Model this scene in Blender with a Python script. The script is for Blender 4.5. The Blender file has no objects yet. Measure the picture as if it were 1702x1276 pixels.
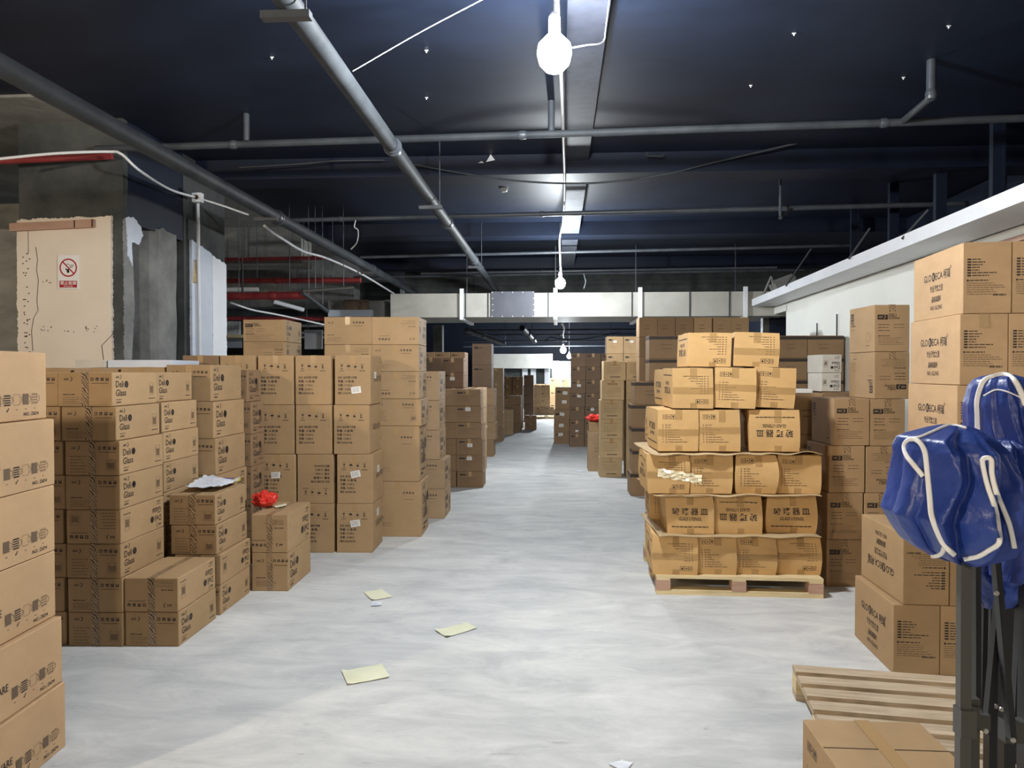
import bpy, bmesh, math, random
from mathutils import Vector, Matrix
from mathutils.bvhtree import BVHTree
from mathutils import noise as mn
SC = bpy.context.scene
COL = SC.collection
PI = math.pi
R = random.Random(7)
# ------------------------------------------------------------------ camera, world, exposure
F = 1200.0                       # focal length in pixels of the 1702 px wide frame
YAW = math.atan2(77, F)          # the aisle runs along +Y; the camera looks a little to the left of it
cd = bpy.data.cameras.new('camera'); cam = bpy.data.objects.new('camera', cd); COL.objects.link(cam)
cd.sensor_width = 36; cd.lens = 36 * F / 1702; cd.clip_end = 200; cd.clip_start = .02
cam.location = (0, 0, 1.6); cam.rotation_euler = (PI / 2 - math.atan2(20, F), 0, YAW)
SC.camera = cam
SC.view_settings.view_transform = 'Standard'; SC.view_settings.look = 'None'
SC.view_settings.exposure = 0.92; SC.view_settings.gamma = 1
SC.cycles.use_denoising = True
SC.cycles.max_bounces = 8
w_ = bpy.data.worlds.new('world'); SC.world = w_; w_.use_nodes = True
w_.node_tree.nodes['Background'].inputs[0].default_value = (.75, .85, 1, 1)
w_.node_tree.nodes['Background'].inputs[1].default_value = 0.05
LAMP_NEAR, LAMP_BEHIND, LAMP_SECOND, LAMP_FAR = 560, 820, 600, 1000     # emission strengths of the bulbs
# ------------------------------------------------------------------ places
def G(px, D, z=0.0):
    cx = (px - 851) / F * D
    return Vector((cx * math.cos(YAW) - D * math.sin(YAW), cx * math.sin(YAW) + D * math.cos(YAW), z))
def V(px, py, D): return G(px, D, 1.6 + (618 - py) * D / F)
def VZ(px, py, z):                 # the point at height z seen at that pixel
    return V(px, py, (z - 1.6) * F / (618 - py))
# ------------------------------------------------------------------ materials
def mat(name, rgb, rough=.6, metal=0, spec=.5, emis=None, estr=0, alpha=1, trans=0):
    m = bpy.data.materials.new(name); m.use_nodes = True
    b = m.node_tree.nodes['Principled BSDF']
    b.inputs['Base Color'].default_value = (*rgb, 1); b.inputs['Roughness'].default_value = rough
    b.inputs['Metallic'].default_value = metal; b.inputs['Specular IOR Level'].default_value = spec
    b.inputs['Alpha'].default_value = alpha; b.inputs['Transmission Weight'].default_value = trans
    if emis: b.inputs['Emission Color'].default_value = (*emis, 1); b.inputs['Emission Strength'].default_value = estr
    return m
def nodes(m): return m.node_tree.nodes, m.node_tree.links, m.node_tree.nodes['Principled BSDF']
def noisy(name, c1, c2, scale=3, rough=.8, detail=6, bump=.1, stretch=(1, 1, 1), spec=.4, rnd=0, c3=None, bscale=None, lo=.3, hi=.7, metal=0):
    m = mat(name, c1, rough, metal, spec); N, L, b = nodes(m)
    tc = N.new('ShaderNodeTexCoord'); mp = N.new('ShaderNodeMapping'); mp.inputs['Scale'].default_value = stretch
    L.new(tc.outputs['Object'], mp.inputs['Vector'])
    nz = N.new('ShaderNodeTexNoise'); nz.inputs['Scale'].default_value = scale; nz.inputs['Detail'].default_value = detail
    nz.inputs['Roughness'].default_value = .62
    L.new(mp.outputs[0], nz.inputs['Vector'])
    cr = N.new('ShaderNodeValToRGB'); cr.color_ramp.elements[0].position = lo; cr.color_ramp.elements[1].position = hi
    cr.color_ramp.elements[0].color = (*c1, 1); cr.color_ramp.elements[1].color = (*c2, 1)
    if c3: e = cr.color_ramp.elements.new((lo + hi) / 2); e.color = (*c3, 1)
    L.new(nz.outputs['Fac'], cr.inputs['Fac']); out = cr.outputs['Color']
    if rnd:
        oi = N.new('ShaderNodeObjectInfo'); mr = N.new('ShaderNodeMapRange')
        mr.inputs['To Min'].default_value = 1 - rnd; mr.inputs['To Max'].default_value = 1 + rnd
        L.new(oi.outputs['Random'], mr.inputs['Value'])
        hs = N.new('ShaderNodeHueSaturation'); L.new(mr.outputs[0], hs.inputs['Value']); L.new(out, hs.inputs['Color'])
        out = hs.outputs['Color']
    L.new(out, b.inputs['Base Color'])
    if bump:
        n2 = N.new('ShaderNodeTexNoise'); n2.inputs['Scale'].default_value = bscale or scale * 4; n2.inputs['Detail'].default_value = 5
        L.new(mp.outputs[0], n2.inputs['Vector'])
        bp = N.new('ShaderNodeBump'); bp.inputs['Strength'].default_value = bump; bp.inputs['Distance'].default_value = .02
        L.new(n2.outputs['Fac'], bp.inputs['Height']); L.new(bp.outputs[0], b.inputs['Normal'])
    return m
def cardboard(name, rgb, var=.07, wave=.045):
    m = noisy(name, tuple(c * .9 for c in rgb), tuple(min(1, c * 1.06) for c in rgb), 3.5, .72, 4, 0, (1, 1, 1.6), .25, var)
    N, L, b = nodes(m)
    tc = N.new('ShaderNodeTexCoord'); wv = N.new('ShaderNodeTexWave'); wv.inputs['Scale'].default_value = 40
    wv.inputs['Distortion'].default_value = 1.5; wv.bands_direction = 'X'
    L.new(tc.outputs['Object'], wv.inputs['Vector'])
    n2 = N.new('ShaderNodeTexNoise'); n2.inputs['Scale'].default_value = 6; L.new(tc.outputs['Object'], n2.inputs['Vector'])
    mx = N.new('ShaderNodeMath'); mx.operation = 'MULTIPLY_ADD'; mx.inputs[1].default_value = .08
    L.new(wv.outputs['Fac'], mx.inputs[0]); L.new(n2.outputs['Fac'], mx.inputs[2])
    bp = N.new('ShaderNodeBump'); bp.inputs['Strength'].default_value = wave; bp.inputs['Distance'].default_value = .03
    L.new(mx.outputs[0], bp.inputs['Height']); L.new(bp.outputs[0], b.inputs['Normal'])
    return m
KRAFT = cardboard('kraft cardboard', (.40, .265, .14))
PEACH = cardboard('smooth kraft cardboard', (.51, .335, .185), .03, .02)
BROWN = cardboard('brown cardboard', (.27, .172, .095))
DARK = cardboard('dark brown cardboard', (.19, .122, .078))
TAN = cardboard('tan cardboard', (.42, .29, .17))
PALE = cardboard('pale kraft cardboard', (.5, .37, .21))
GOLD = cardboard('golden kraft cardboard', (.6, .38, .165), .06, .12)
WHITEB = cardboard('whitish cardboard', (.62, .58, .5))
INK = mat('black print', (.025, .018, .015), .7)
INK2 = mat('faded print', (.13, .085, .05), .75)
INKP = mat('purple black print', (.035, .015, .04), .7)
SEAM = mat('flap gap', (.06, .035, .02), .9)
TAPE = mat('clear brown tape', (.42, .27, .13), .18, 0, .6)
TAPE2 = mat('old brown tape', (.5, .32, .13), .22, 0, .6, alpha=.5)
STRAP = mat('dark strap', (.03, .018, .012), .5)
LABEL = mat('white paper label', (.8, .79, .76), .6)
def hatch_mat():
    m = mat('printed tape', (.4, .27, .15), .25, 0, .6); N, L, b = nodes(m)
    tc = N.new('ShaderNodeTexCoord'); mp = N.new('ShaderNodeMapping'); mp.inputs['Rotation'].default_value = (0, .7, .7)
    L.new(tc.outputs['Object'], mp.inputs['Vector'])
    wv = N.new('ShaderNodeTexWave'); wv.inputs['Scale'].default_value = 30; wv.inputs['Distortion'].default_value = 7.0
    wv.inputs['Detail'].default_value = 2; L.new(mp.outputs[0], wv.inputs['Vector'])
    cr = N.new('ShaderNodeValToRGB'); cr.color_ramp.elements[0].position = .66; cr.color_ramp.elements[1].position = .78
    cr.color_ramp.elements[0].color = (.4, .27, .15, 1); cr.color_ramp.elements[1].color = (.05, .03, .02, 1)
    nz = N.new('ShaderNodeTexNoise'); nz.inputs['Scale'].default_value = 9; nz.inputs['Detail'].default_value = 5; L.new(tc.outputs['Object'], nz.inputs['Vector'])
    ma = N.new('ShaderNodeMath'); ma.operation = 'MULTIPLY_ADD'; ma.inputs[1].default_value = 1.6; ma.inputs[2].default_value = -.85; L.new(nz.outputs['Fac'], ma.inputs[0])
    mu = N.new('ShaderNodeMath'); mu.operation = 'ADD'; L.new(wv.outputs['Fac'], mu.inputs[0]); L.new(ma.outputs[0], mu.inputs[1])
    L.new(mu.outputs[0], cr.inputs['Fac']); L.new(cr.outputs[0], b.inputs['Base Color'])
    return m
HATCH = hatch_mat()
NAVY = noisy('navy black paint', (.006, .010, .022), (.012, .019, .04), 1.2, .55, 5, .05, (1, 2, 1), .28, bscale=5)
NAVYPIPE = noisy('dark grey pipe paint', (.05, .058, .07), (.085, .098, .115), 5, .38, 4, .05, spec=.6)
NAVYPIPE2 = noisy('dusty grey pipe paint', (.032, .038, .045), (.07, .079, .088), 3, .6, 4, .05, spec=.3)
CONC = noisy('grey concrete', (.16, .16, .155), (.3, .3, .285), 3.2, .85, 8, .5)
CONC_D = noisy('dark stained concrete', (.03, .035, .036), (.09, .095, .09), 2.5, .8, 8, .5)
CONC_L = noisy('formed concrete', (.2, .2, .185), (.36, .35, .32), 2.2, .85, 8, .4, (1, 1, 3))
SOFFIT = noisy('bare grey soffit', (.1, .115, .15), (.22, .24, .29), 3, .7, 7, .3)
REDP = noisy('red pipe paint', (.22, .02, .025), (.33, .05, .05), 4, .45, 4, .05)
WPLASTIC = mat('white plastic', (.8, .82, .84), .35)
WPAINT = noisy('white wall paint', (.82, .83, .77), (.88, .88, .82), 1.2, .6, 4, .06)
WLEDGE = noisy('white ledge paint', (.8, .82, .88), (.88, .9, .94), 2, .5, 3, .03)
CREAM = noisy('cream plaster', (.74, .64, .53), (.82, .72, .61), 1.5, .75, 5, .12)
BLUEW = noisy('bluish white board', (.55, .6, .7), (.68, .72, .8), 2, .6, 3, .05)
WOOD = noisy('pine wood', (.62, .47, .24), (.8, .67, .42), 3, .7, 6, .15, (1.2, 14, 14))
WOODG = noisy('weathered pine', (.36, .27, .18), (.62, .5, .36), 3, .75, 6, .2, (1.2, 14, 14))
WOODR = noisy('reddish plank', (.42, .25, .18), (.55, .36, .27), 3, .7, 6, .15, (1.2, 14, 14))
STEEL = mat('black powder coated steel', (.075, .073, .065), .45, .1)
STEELD = mat('black steel bars', (.02, .021, .023), .38, .2)
BOLT = mat('bright bolt', (.7, .68, .62), .3, .9)
DUCT = noisy('off white duct paint', (.38, .37, .33), (.5, .49, .45), 1.6, .55, 5, .08, (1, 3, 1))
DUCTP = noisy('grey painted patch', (.07, .075, .1), (.1, .105, .13), 3, .4, 4, .05)
REDPL = noisy('red plastic film', (.6, .02, .015), (.75, .06, .04), 12, .3, 3, .3)
PAPER = noisy('yellowish paper', (.72, .73, .5), (.8, .8, .62), 6, .7, 4, .1)
PAPERW = noisy('white printed paper', (.55, .6, .7), (.85, .87, .9), 14, .6, 4, .1)
FILM = mat('clear plastic film', (.85, .85, .82), .12, 0, .8, alpha=.35)
def floor_mat():
    m = mat('screeded concrete floor', (.5, .5, .5), .7, 0, .25); N, L, b = nodes(m)
    tc = N.new('ShaderNodeTexCoord')
    def nz(scale, detail, st, rough=.6, dist=0):
        mp = N.new('ShaderNodeMapping'); mp.inputs['Scale'].default_value = st; L.new(tc.outputs['Object'], mp.inputs['Vector'])
        n = N.new('ShaderNodeTexNoise'); n.inputs['Scale'].default_value = scale; n.inputs['Detail'].default_value = detail
        n.inputs['Roughness'].default_value = rough; n.inputs['Distortion'].default_value = dist
        L.new(mp.outputs[0], n.inputs['Vector']); return n
    def ramp(src, p0, p1, c0, c1):
        r = N.new('ShaderNodeValToRGB'); r.color_ramp.elements[0].position = p0; r.color_ramp.elements[1].position = p1
        r.color_ramp.elements[0].color = (*c0, 1); r.color_ramp.elements[1].color = (*c1, 1); L.new(src, r.inputs['Fac']); return r
    def mix(kind, fac, a, c):
        x = N.new('ShaderNodeMix'); x.data_type = 'RGBA'; x.blend_type = kind
        if isinstance(fac, float): x.inputs[0].default_value = fac
        else: L.new(fac, x.inputs[0])
        L.new(a, x.inputs[6]); L.new(c, x.inputs[7]); return x.outputs[2]
    a = ramp(nz(.8, 8, (1, 1, 1)).outputs['Fac'], .3, .72, (.58, .59, .585), (.73, .73, .71))
    c = ramp(nz(1.7, 8, (1, 2.6, 1), .7, .6).outputs['Fac'], .35, .7, (.76, .775, .8), (1.1, 1.1, 1.09))
    o = mix('MULTIPLY', 1.0, a.outputs[0], c.outputs[0])
    sc = ramp(nz(4, 12, (.6, 2.6, 1), .75, 1.6).outputs['Fac'], .6, .68, (0, 0, 0), (1, 1, 1))
    dk = N.new('ShaderNodeRGB'); dk.outputs[0].default_value = (.2, .2, .2, 1)
    dkm = N.new('ShaderNodeMath'); dkm.operation = 'MULTIPLY'; dkm.inputs[1].default_value = .4; L.new(sc.outputs[0], dkm.inputs[0])
    o = mix('MIX', dkm.outputs[0], o, dk.outputs[0])
    wt = ramp(nz(3.1, 9, (.7, 2, 1), .7, 2).outputs['Fac'], .6, .7, (0, 0, 0), (1, 1, 1))
    wc = N.new('ShaderNodeRGB'); wc.outputs[0].default_value = (.78, .78, .77, 1)
    wm = N.new('ShaderNodeMath'); wm.operation = 'MULTIPLY'; wm.inputs[1].default_value = .35; L.new(wt.outputs[0], wm.inputs[0])
    o = mix('MIX', wm.outputs[0], o, wc.outputs[0])
    L.new(o, b.inputs['Base Color'])
    rr = ramp(nz(2, 6, (1, 1, 1)).outputs['Fac'], .3, .7, (.62, .62, .62), (.8, .8, .8)); L.new(rr.outputs[0], b.inputs['Roughness'])
    bp = N.new('ShaderNodeBump'); bp.inputs['Strength'].default_value = .12; bp.inputs['Distance'].default_value = .02
    L.new(nz(14, 8, (1, 1.5, 1)).outputs['Fac'], bp.inputs['Height']); L.new(bp.outputs[0], b.inputs['Normal'])
    return m
FLOORM = floor_mat()
# ------------------------------------------------------------------ mesh helpers
class MB:
    def __init__(s): s.v, s.f, s.m, s.sm = [], [], [], []
    def poly(s, pts, mi=0, smooth=False):
        k = len(s.v); s.v += [Vector(p) for p in pts]; s.f.append(list(range(k, k + len(pts)))); s.m.append(mi); s.sm.append(smooth)
    def add(s, vs, fs, mi=0, smooth=False):
        k = len(s.v); s.v += [Vector(p) for p in vs]
        for f in fs: s.f.append([k + i for i in f]); s.m.append(mi); s.sm.append(smooth)
    def box(s, c, size, mi=0, M=None):
        c = Vector(c); x, y, z = (q / 2 for q in size)
        vs = [Vector((a * x, b * y, e * z)) for e in (-1, 1) for b in (-1, 1) for a in (-1, 1)]
        if M: vs = [M @ v for v in vs]
        s.add([c + v for v in vs], [(0, 2, 3, 1), (4, 5, 7, 6), (0, 1, 5, 4), (2, 6, 7, 3), (0, 4, 6, 2), (1, 3, 7, 5)], mi)
    def bar(s, a, b, w, h, mi=0, up=Vector((0, 0, 1))):
        a, b = Vector(a), Vector(b); d = (b - a); l = d.length; d.normalize()
        if abs(d.dot(up)) > .98: up = Vector((0, 1, 0))
        x = d.cross(up).normalized(); z = x.cross(d)
        M = Matrix((x, d, z)).transposed()
        s.box((a + b) / 2, (w, l, h), mi, M)
    def tube(s, pts, r, n=10, mi=0, cap=True):
        pts = [Vector(p) for p in pts]; rs = r if isinstance(r, (list, tuple)) else [r] * len(pts)
        rings = []; up = Vector((0, 0, 1))
        for i, p in enumerate(pts):
            d = (pts[min(i + 1, len(pts) - 1)] - pts[max(i - 1, 0)]).normalized()
            u = up if abs(d.dot(up)) < .97 else Vector((0, 1, 0))
            x = d.cross(u).normalized(); z = x.cross(d)
            rings.append([p + (x * math.cos(2 * PI * j / n) + z * math.sin(2 * PI * j / n)) * rs[i] for j in range(n)])
        vs = [v for q in rings for v in q]; fs = []
        for i in range(len(pts) - 1):
            for j in range(n): fs.append((i * n + j, i * n + (j + 1) % n, (i + 1) * n + (j + 1) % n, (i + 1) * n + j))
        s.add(vs, fs, mi, True)
        if cap:
            s.poly(rings[0][::-1], mi); s.poly(rings[-1], mi)
    def lathe(s, c, prof, n=24, mi=0):
        c = Vector(c); vs = [c + Vector((r * math.cos(2 * PI * j / n), r * math.sin(2 * PI * j / n), z)) for r, z in prof for j in range(n)]
        fs = [(i * n + j, i * n + (j + 1) % n, (i + 1) * n + (j + 1) % n, (i + 1) * n + j) for i in range(len(prof) - 1) for j in range(n)]
        s.add(vs, fs, mi, True)
    def mesh(s, name, mats):
        me = bpy.data.meshes.new(name); me.from_pydata([tuple(v) for v in s.v], [], s.f)
        for m in mats: me.materials.append(m)
        me.polygons.foreach_set('material_index', s.m); me.polygons.foreach_set('use_smooth', s.sm); me.update(); return me
    def build(s, name, mats, parent=None, origin=None):
        if not isinstance(mats, (list, tuple)): mats = [mats]
        if origin is not None:
            origin = Vector(origin); s.v = [v - origin for v in s.v]
        o = link(name, s.mesh(name, mats), parent)
        if origin is not None: o.location = origin
        return o
def link(name, data, parent=None):
    o = bpy.data.objects.new(name, data); COL.objects.link(o)
    if parent: o.parent = parent
    return o
def tag(o, label, cat, group=None, kind=None):
    o['label'] = label; o['category'] = cat
    if group: o['group'] = group
    if kind: o['kind'] = kind
    return o
def struct(o): o['kind'] = 'structure'; return o
def empty(name, loc, rz=0):
    o = link(name, None); o.location = loc; o.rotation_euler = (0, 0, rz); return o
def curve(pts, k=8):                      # Catmull-Rom
    P = [Vector(p) for p in pts]; P = [P[0] * 2 - P[1]] + P + [P[-1] * 2 - P[-2]]; out = []
    for i in range(1, len(P) - 2):
        for j in range(k):
            t = j / k; a, b, c, d = P[i - 1:i + 3]
            out.append(.5 * ((2 * b) + (c - a) * t + (2 * a - 5 * b + 4 * c - d) * t * t + (3 * b - a - 3 * c + d) * t ** 3))
    return out + [P[-2]]
# ------------------------------------------------------------------ lettering
_gc = {}
def glyphs(s):
    if s not in _gc:
        c = bpy.data.curves.new('lettering', 'FONT'); c.body = s; c.resolution_u = 2; c.offset = .012
        o = bpy.data.objects.new('lettering', c); COL.objects.link(o)
        me = bpy.data.meshes.new_from_object(o.evaluated_get(bpy.context.evaluated_depsgraph_get()))
        vs = [(v.co.x, v.co.y) for v in me.vertices]; fs = [tuple(p.vertices) for p in me.polygons]
        bpy.data.objects.remove(o); bpy.data.meshes.remove(me)
        x0 = min(v[0] for v in vs); x1 = max(v[0] for v in vs)
        _gc[s] = ([(x - x0, y) for x, y in vs], fs, x1 - x0)
    return _gc[s]
class Print:                              # 2-D artwork on a face, metres, origin at the centre
    def __init__(s): s.p = []             # (verts, faces, material index)
    def text(s, t, u, v, size, mi=1, anchor='l', rot=0, wide=1.0, width=None, slant=0):
        vs, fs, w = glyphs(t)
        kx = size * wide if width is None else width / w
        ox = {'l': 0, 'c': -w / 2, 'r': -w}[anchor]; c, n = math.cos(rot), math.sin(rot)
        q = [((x + ox) * kx + slant * y * size, y * size) for x, y in vs]
        s.p.append(([(u + x * c - y * n, v + x * n + y * c) for x, y in q], fs, mi)); return s
    def rect(s, u, v, w, h, mi=1, rot=0):
        c, n = math.cos(rot), math.sin(rot)
        q = [(-w / 2, -h / 2), (w / 2, -h / 2), (w / 2, h / 2), (-w / 2, h / 2)]
        s.p.append(([(u + x * c - y * n, v + x * n + y * c) for x, y in q], [(0, 1, 2, 3)], mi)); return s
    def frame(s, u, v, w, h, t=.002, mi=1):
        for a in (-1, 1):
            s.rect(u, v + a * h / 2, w + t, t, mi); s.rect(u + a * w / 2, v, t, h, mi)
        return s
    def disc(s, u, v, r, mi=1, n=18, r0=0, a0=0, a1=2 * PI, ky=1):
        st = [(math.cos(a0 + (a1 - a0) * i / n), math.sin(a0 + (a1 - a0) * i / n)) for i in range(n + 1)]
        for i in range(n):
            (c0, s0), (c1, s1) = st[i], st[i + 1]
            q = [(u + r * c0, v + r * s0 * ky), (u + r * c1, v + r * s1 * ky)]
            q += [(u + r0 * c1, v + r0 * s1 * ky), (u + r0 * c0, v + r0 * s0 * ky)] if r0 else [(u, v)]
            s.p.append((q, [tuple(range(len(q)))], mi))
        return s
    def poly(s, pts, mi=1): s.p.append((pts, [tuple(range(len(pts)))], mi)); return s
    def line(s, a, b, t=.002, mi=1):
        dx, dy = b[0] - a[0], b[1] - a[1]; return s.rect((a[0] + b[0]) / 2, (a[1] + b[1]) / 2, math.hypot(dx, dy), t, mi, math.atan2(dy, dx))
    def bars(s, u, v, w, n, step, t=.003, mi=2, seed=1, ragged=.4):   # lines of print too small to read
        r = random.Random(seed)
        for i in range(n):
            x = u; end = u + w * (1 - ragged * r.random())
            while x < end:
                l = min(r.uniform(.008, .03), end - x)
                if l > .003: s.rect(x + l / 2, v - i * step, l, t, mi)
                x += l + .004
        return s
    def flip(s): s.p = [([(-x, -y) for x, y in vs], fs, mi) for vs, fs, mi in s.p]; return s
    def turn(s): s.p = [([(-y, x) for x, y in vs], fs, mi) for vs, fs, mi in s.p]; return s
def logo(P, u, v, k, mi=1):               # small slanted word with a hook behind it
    P.text('deli', u, v, .95 * k, mi, slant=.15); P.disc(u + 1.75 * k, v + .35 * k, .62 * k, mi, 10, .42 * k, -1.6, 1.2); return P
def handling(P, u, v, k, gap, mi=1, card=0):
    for i in range(4):
        x = u + i * gap
        P.rect(x, v, k, k, mi)
        if i == 0: P.disc(x, v, k * .3, card + 3, 8)
        if i == 1: P.rect(x, v - k * .12, k * .5, k * .3, card + 3)
        if i == 2: P.rect(x, v, k * .55, k * .12, card + 3); P.rect(x, v + k * .25, k * .55, k * .1, card + 3)
        if i == 3: P.rect(x, v + k * .2, k * .35, k * .5, card + 3)
    return P
def cup(P, u, v, w, h, mi=2):
    P.frame(u, v, w * 1.3, h * 1.3, .0015, mi)
    for i in range(5):
        x = u + (i - 2) * w * .2; P.rect(x, v - h * .1, w * .12, h * .75, mi)
    P.line((u - w / 2, v + h * .5), (u - w * .1, v - h * .1), .002, mi); P.line((u + w / 2, v + h * .5), (u + w * .1, v - h * .1), .002, mi)
    return P
# face artwork; material slots: 0 cardboard 1 ink 2 faded ink 3 cardboard again (knock-out)
def art_deli_side(w, h, v=0):
    P = Print(); k = h / .2; x = -w / 2
    logo(P, x + .035 * k, h * .33, .024 * k); P.text('Deli', x + .035 * k, h * .06, .055 * k, 1, wide=.92); P.text('Glass', x + .035 * k, -h * .2, .055 * k, 1, wide=.92)
    P.disc(x + .145 * k, h * .14, .021 * k, 1, 18); P.rect(x + .145 * k, h * .14, .012 * k, .016 * k, 2)
    P.bars(x + .04 * k, -h * .31, .055 * k, 1, .02, .006 * k, 2, 3, 0); P.bars(x + .04 * k, -h * .39, .045 * k, 1, .02, .008 * k, 1, 4, 0)
    if v < 2: cup(P, w / 2 - .065 * k, -h * .02, .04 * k, .06 * k); P.bars(w / 2 - .1 * k, -h * .33, .075 * k, 1, .01, .005 * k, 1, 5, 0)
    else: P.rect(w / 2 - .06, h * .15, .03, .002, 2); P.rect(w / 2 - .06, -h * .2, .03, .003, 2)
    return P
def art_deli_front(w, h, v=0):
    P = Print(); x = -w / 2
    logo(P, x + .035, h * .27, .022); handling(P, w * .13, h * .3, .018, .03)
    P.rect(w * .13 + .045, h * .18, .1, .004, 2)
    if v % 2: P.bars(x + .03, h * .05, .12, 6, .018, .0035, 2, 9); cup(P, w * .34, -h * .2, .045, .045)
    else: P.bars(x + .03, -h * .15, .07, 1, .01, .005, 1, 8, 0); P.bars(x + .03, -h * .24, .15, 4, .011, .0028, 2, 7)
    return P
def art_pm_front(w, h, v=0):              # goods carton with five lines and four marks
    P = Print(); y = h * .27
    for i in range(4):
        x = -w * .3 + i * w * .19
        for a in (-1, 1):
            for b in (-1, 0, 1): P.rect(x + b * .015, y + a * .028, .006, .003)
        if i == 0: P.poly([(x - .011, y + .018), (x + .011, y + .018), (x, y - .002)]); P.rect(x, y - .008, .003, .016); P.rect(x, y - .018, .018, .004)
        if i == 1: P.disc(x, y, .016, 1, 10, 0, 0, PI); P.rect(x, y - .008, .003, .022)
        if i == 2:
            for a in range(5): P.line((x, y), (x + .016 * math.cos(a * 1.25), y + .016 * math.sin(a * 1.25)), .004)
            P.disc(x, y, .008, 1, 8)
        if i == 3: P.rect(x, y + .002, .014, .034); P.rect(x, y + .004, .005, .02, 3)
    P.rect(-w * .3, y - .036, .04, .003); P.rect(w * .27, y - .036, .055, .004)
    for i, t in enumerate(('品名: 钻石碗六件套', '数量: 14 盒/箱', '毛重: 17.5KG', '净重: 15.8KG', '箱规: 52X33X47CM')):
        P.text(t, -w * .41, h * .035 - i * h * .08, h * (.055 if i else .05), 1, wide=(.92, 1, .95, .95, .68)[i])
    return P
def art_pm_side(w, h, v=0): return Print().text('钻石碗六件套', -w * .2, -.01, .062, 2, wide=.75)
def art_gl_left(w, h, v=0):
    P = Print(); k = h / .41
    P.text('GLO', -.19 * k, .035 * k, .062 * k, wide=.9); P.disc(-.045 * k, .057 * k, .025 * k, 1, 20, 0, 0, 2 * PI, 1.15); P.text('R', -.045 * k, .04 * k, .045 * k, 3, 'c')
    P.text('ECA', -.015 * k, .035 * k, .062 * k, wide=.9); P.text('柯瑞', .1 * k, .035 * k, .06 * k, wide=.8); P.disc(.2 * k, .09 * k, .009 * k, 1, 12, .006 * k)
    P.text('专业餐饮之选', 0, -.035 * k, .045 * k, 1, 'c', wide=.7); P.text('晶格高圆杯', 0, -.1 * k, .04 * k, 1, 'c', wide=.7)
    P.text('NO: GL2965', 0, -.15 * k, .036 * k, 1, 'c', wide=.9)
    return P
def art_gl_front(w, h, v=0):
    P = Print(); x = -w * .42; k = h / .41
    for i in range(7):
        P.rect(x + .012, h * .26 - i * .0155 * k, .02, .009 * k, 1); P.bars(x + .028, h * .26 - i * .0155 * k, (.05, .07, .06, .04, .04, .13, .09)[i], 1, .01, .005 * k, 1, i, 0)
    P.disc(x + .005, -h * .035, .006, 1, 8); P.bars(x + .015, -h * .035, .1, 1, .01, .005, 1, 21, 0); P.bars(x, -h * .075, w * .8, 6, .0125 * k, .003, 2, 22, .3)
    P.bars(w * .12, -h * .24, .07, 1, .01, .01, 2, 23, 0)
    return P
def art_dg_front(w, h, v=0):
    P = Print(); x = -w / 2
    P.rect(x + .06, h * .24, .075, .036); logo(P, x + .03, h * .225, .022, 3)
    P.text('DELI', x + .105, h * .245, .034, 1, wide=.85); P.text('GLASSWARE', x + .105, h * .2, .017, 1, wide=.82)
    for i in range(3): P.bars(x + .03, h * .08 - i * .022, .08, 1, .01, .004, 1, i, 0); P.bars(x + .14, h * .08 - i * .022, .08, 1, .01, .004, 2, i + 5, 0) if i < 2 else None
    P.disc(x + .033, -h * .16, .005, 1, 8); P.bars(x + .04, -h * .16, .08, 1, .01, .004, 1, 12, 0); P.bars(x + .03, -h * .2, w * .75, 5, .0125, .0025, 2, 13, .3)
    return P
def art_dg_side(w, h, v=0):
    P = Print(); x = -w / 2
    P.rect(x + .05, h * .3, .05, .055); P.disc(x + .05, h * .3, .018, 3, 12, .012); P.text('DELI', x + .028, h * .14, .035, 1, wide=.8); P.text('GLASSWARE', x + .028, h * .085, .018, 1, wide=.75)
    P.bars(x + .028, h * .01, .07, 1, .01, .004, 2, 3, 0); P.disc(w * .28, -h * .18, .035, 2, 18, .0325, 0, 2 * PI, 1.1); P.rect(w * .25, -h * .36, .06, .006, 2)
    return P
def art_mug(P, x, y, k, style):
    w = .036 * k; h = .042 * k
    if style in (0, 3): P.rect(x, y, w * .85, h, 2)
    if style == 1:
        for j in range(5): P.rect(x, y + (j - 2) * h * .21, w * .9, h * .11, 1)
    if style == 4:
        for j in range(4):
            for q in range(3): P.rect(x + (q - 1) * w * .3, y + (j - 1.5) * h * .25, w * .17, h * .1, 1, .6)
    P.frame(x, y, w, h, .0012, 2); P.disc(x + w * .55, y, h * .33, 2, 8, h * .28, -1.5, 1.5); P.rect(x, y - h * .95, w * .3, .003, 2)
def art_mugs(w, h, v=0):
    P = Print(); x0 = w / 2 - .30
    for i in range(5): art_mug(P, x0 + i * .055, -h * .2 + i * .001, 1, i)
    P.line((x0 + .052, -h * .2 - .045), (x0 + .064, -h * .2 - .03), .004)
    P.text('NO.: Z6D4', w / 2 - .055, -h * .43, .02, 1, 'r')
    u = -w * .1
    P.rect(-w * .33, h * .2, .09, .07); logo(P, -w * .33 - .032, h * .2 - .01, .026, 3)
    P.text('DELI', -w * .33 - .02, h * .0, .055, 1, wide=.85); P.text('GLASSWARE', -w * .33 - .02, -h * .12, .04, 1, wide=.8)
    return P
def art_glass_u(w, h, v=0):
    P = Print()
    for i, ch in enumerate('玻璃器皿'): P.text(ch, -.099 + i * .066, .0, .058, 1, 'c', wide=.95)
    P.text('GLASS UTENSIL', 0, -.045, .034, 1, 'c', wide=.7, slant=.2)
    P.bars(-w * .4, -h * .32, w * .78, 1, .01, .007, 1, 5, 0); return P
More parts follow.
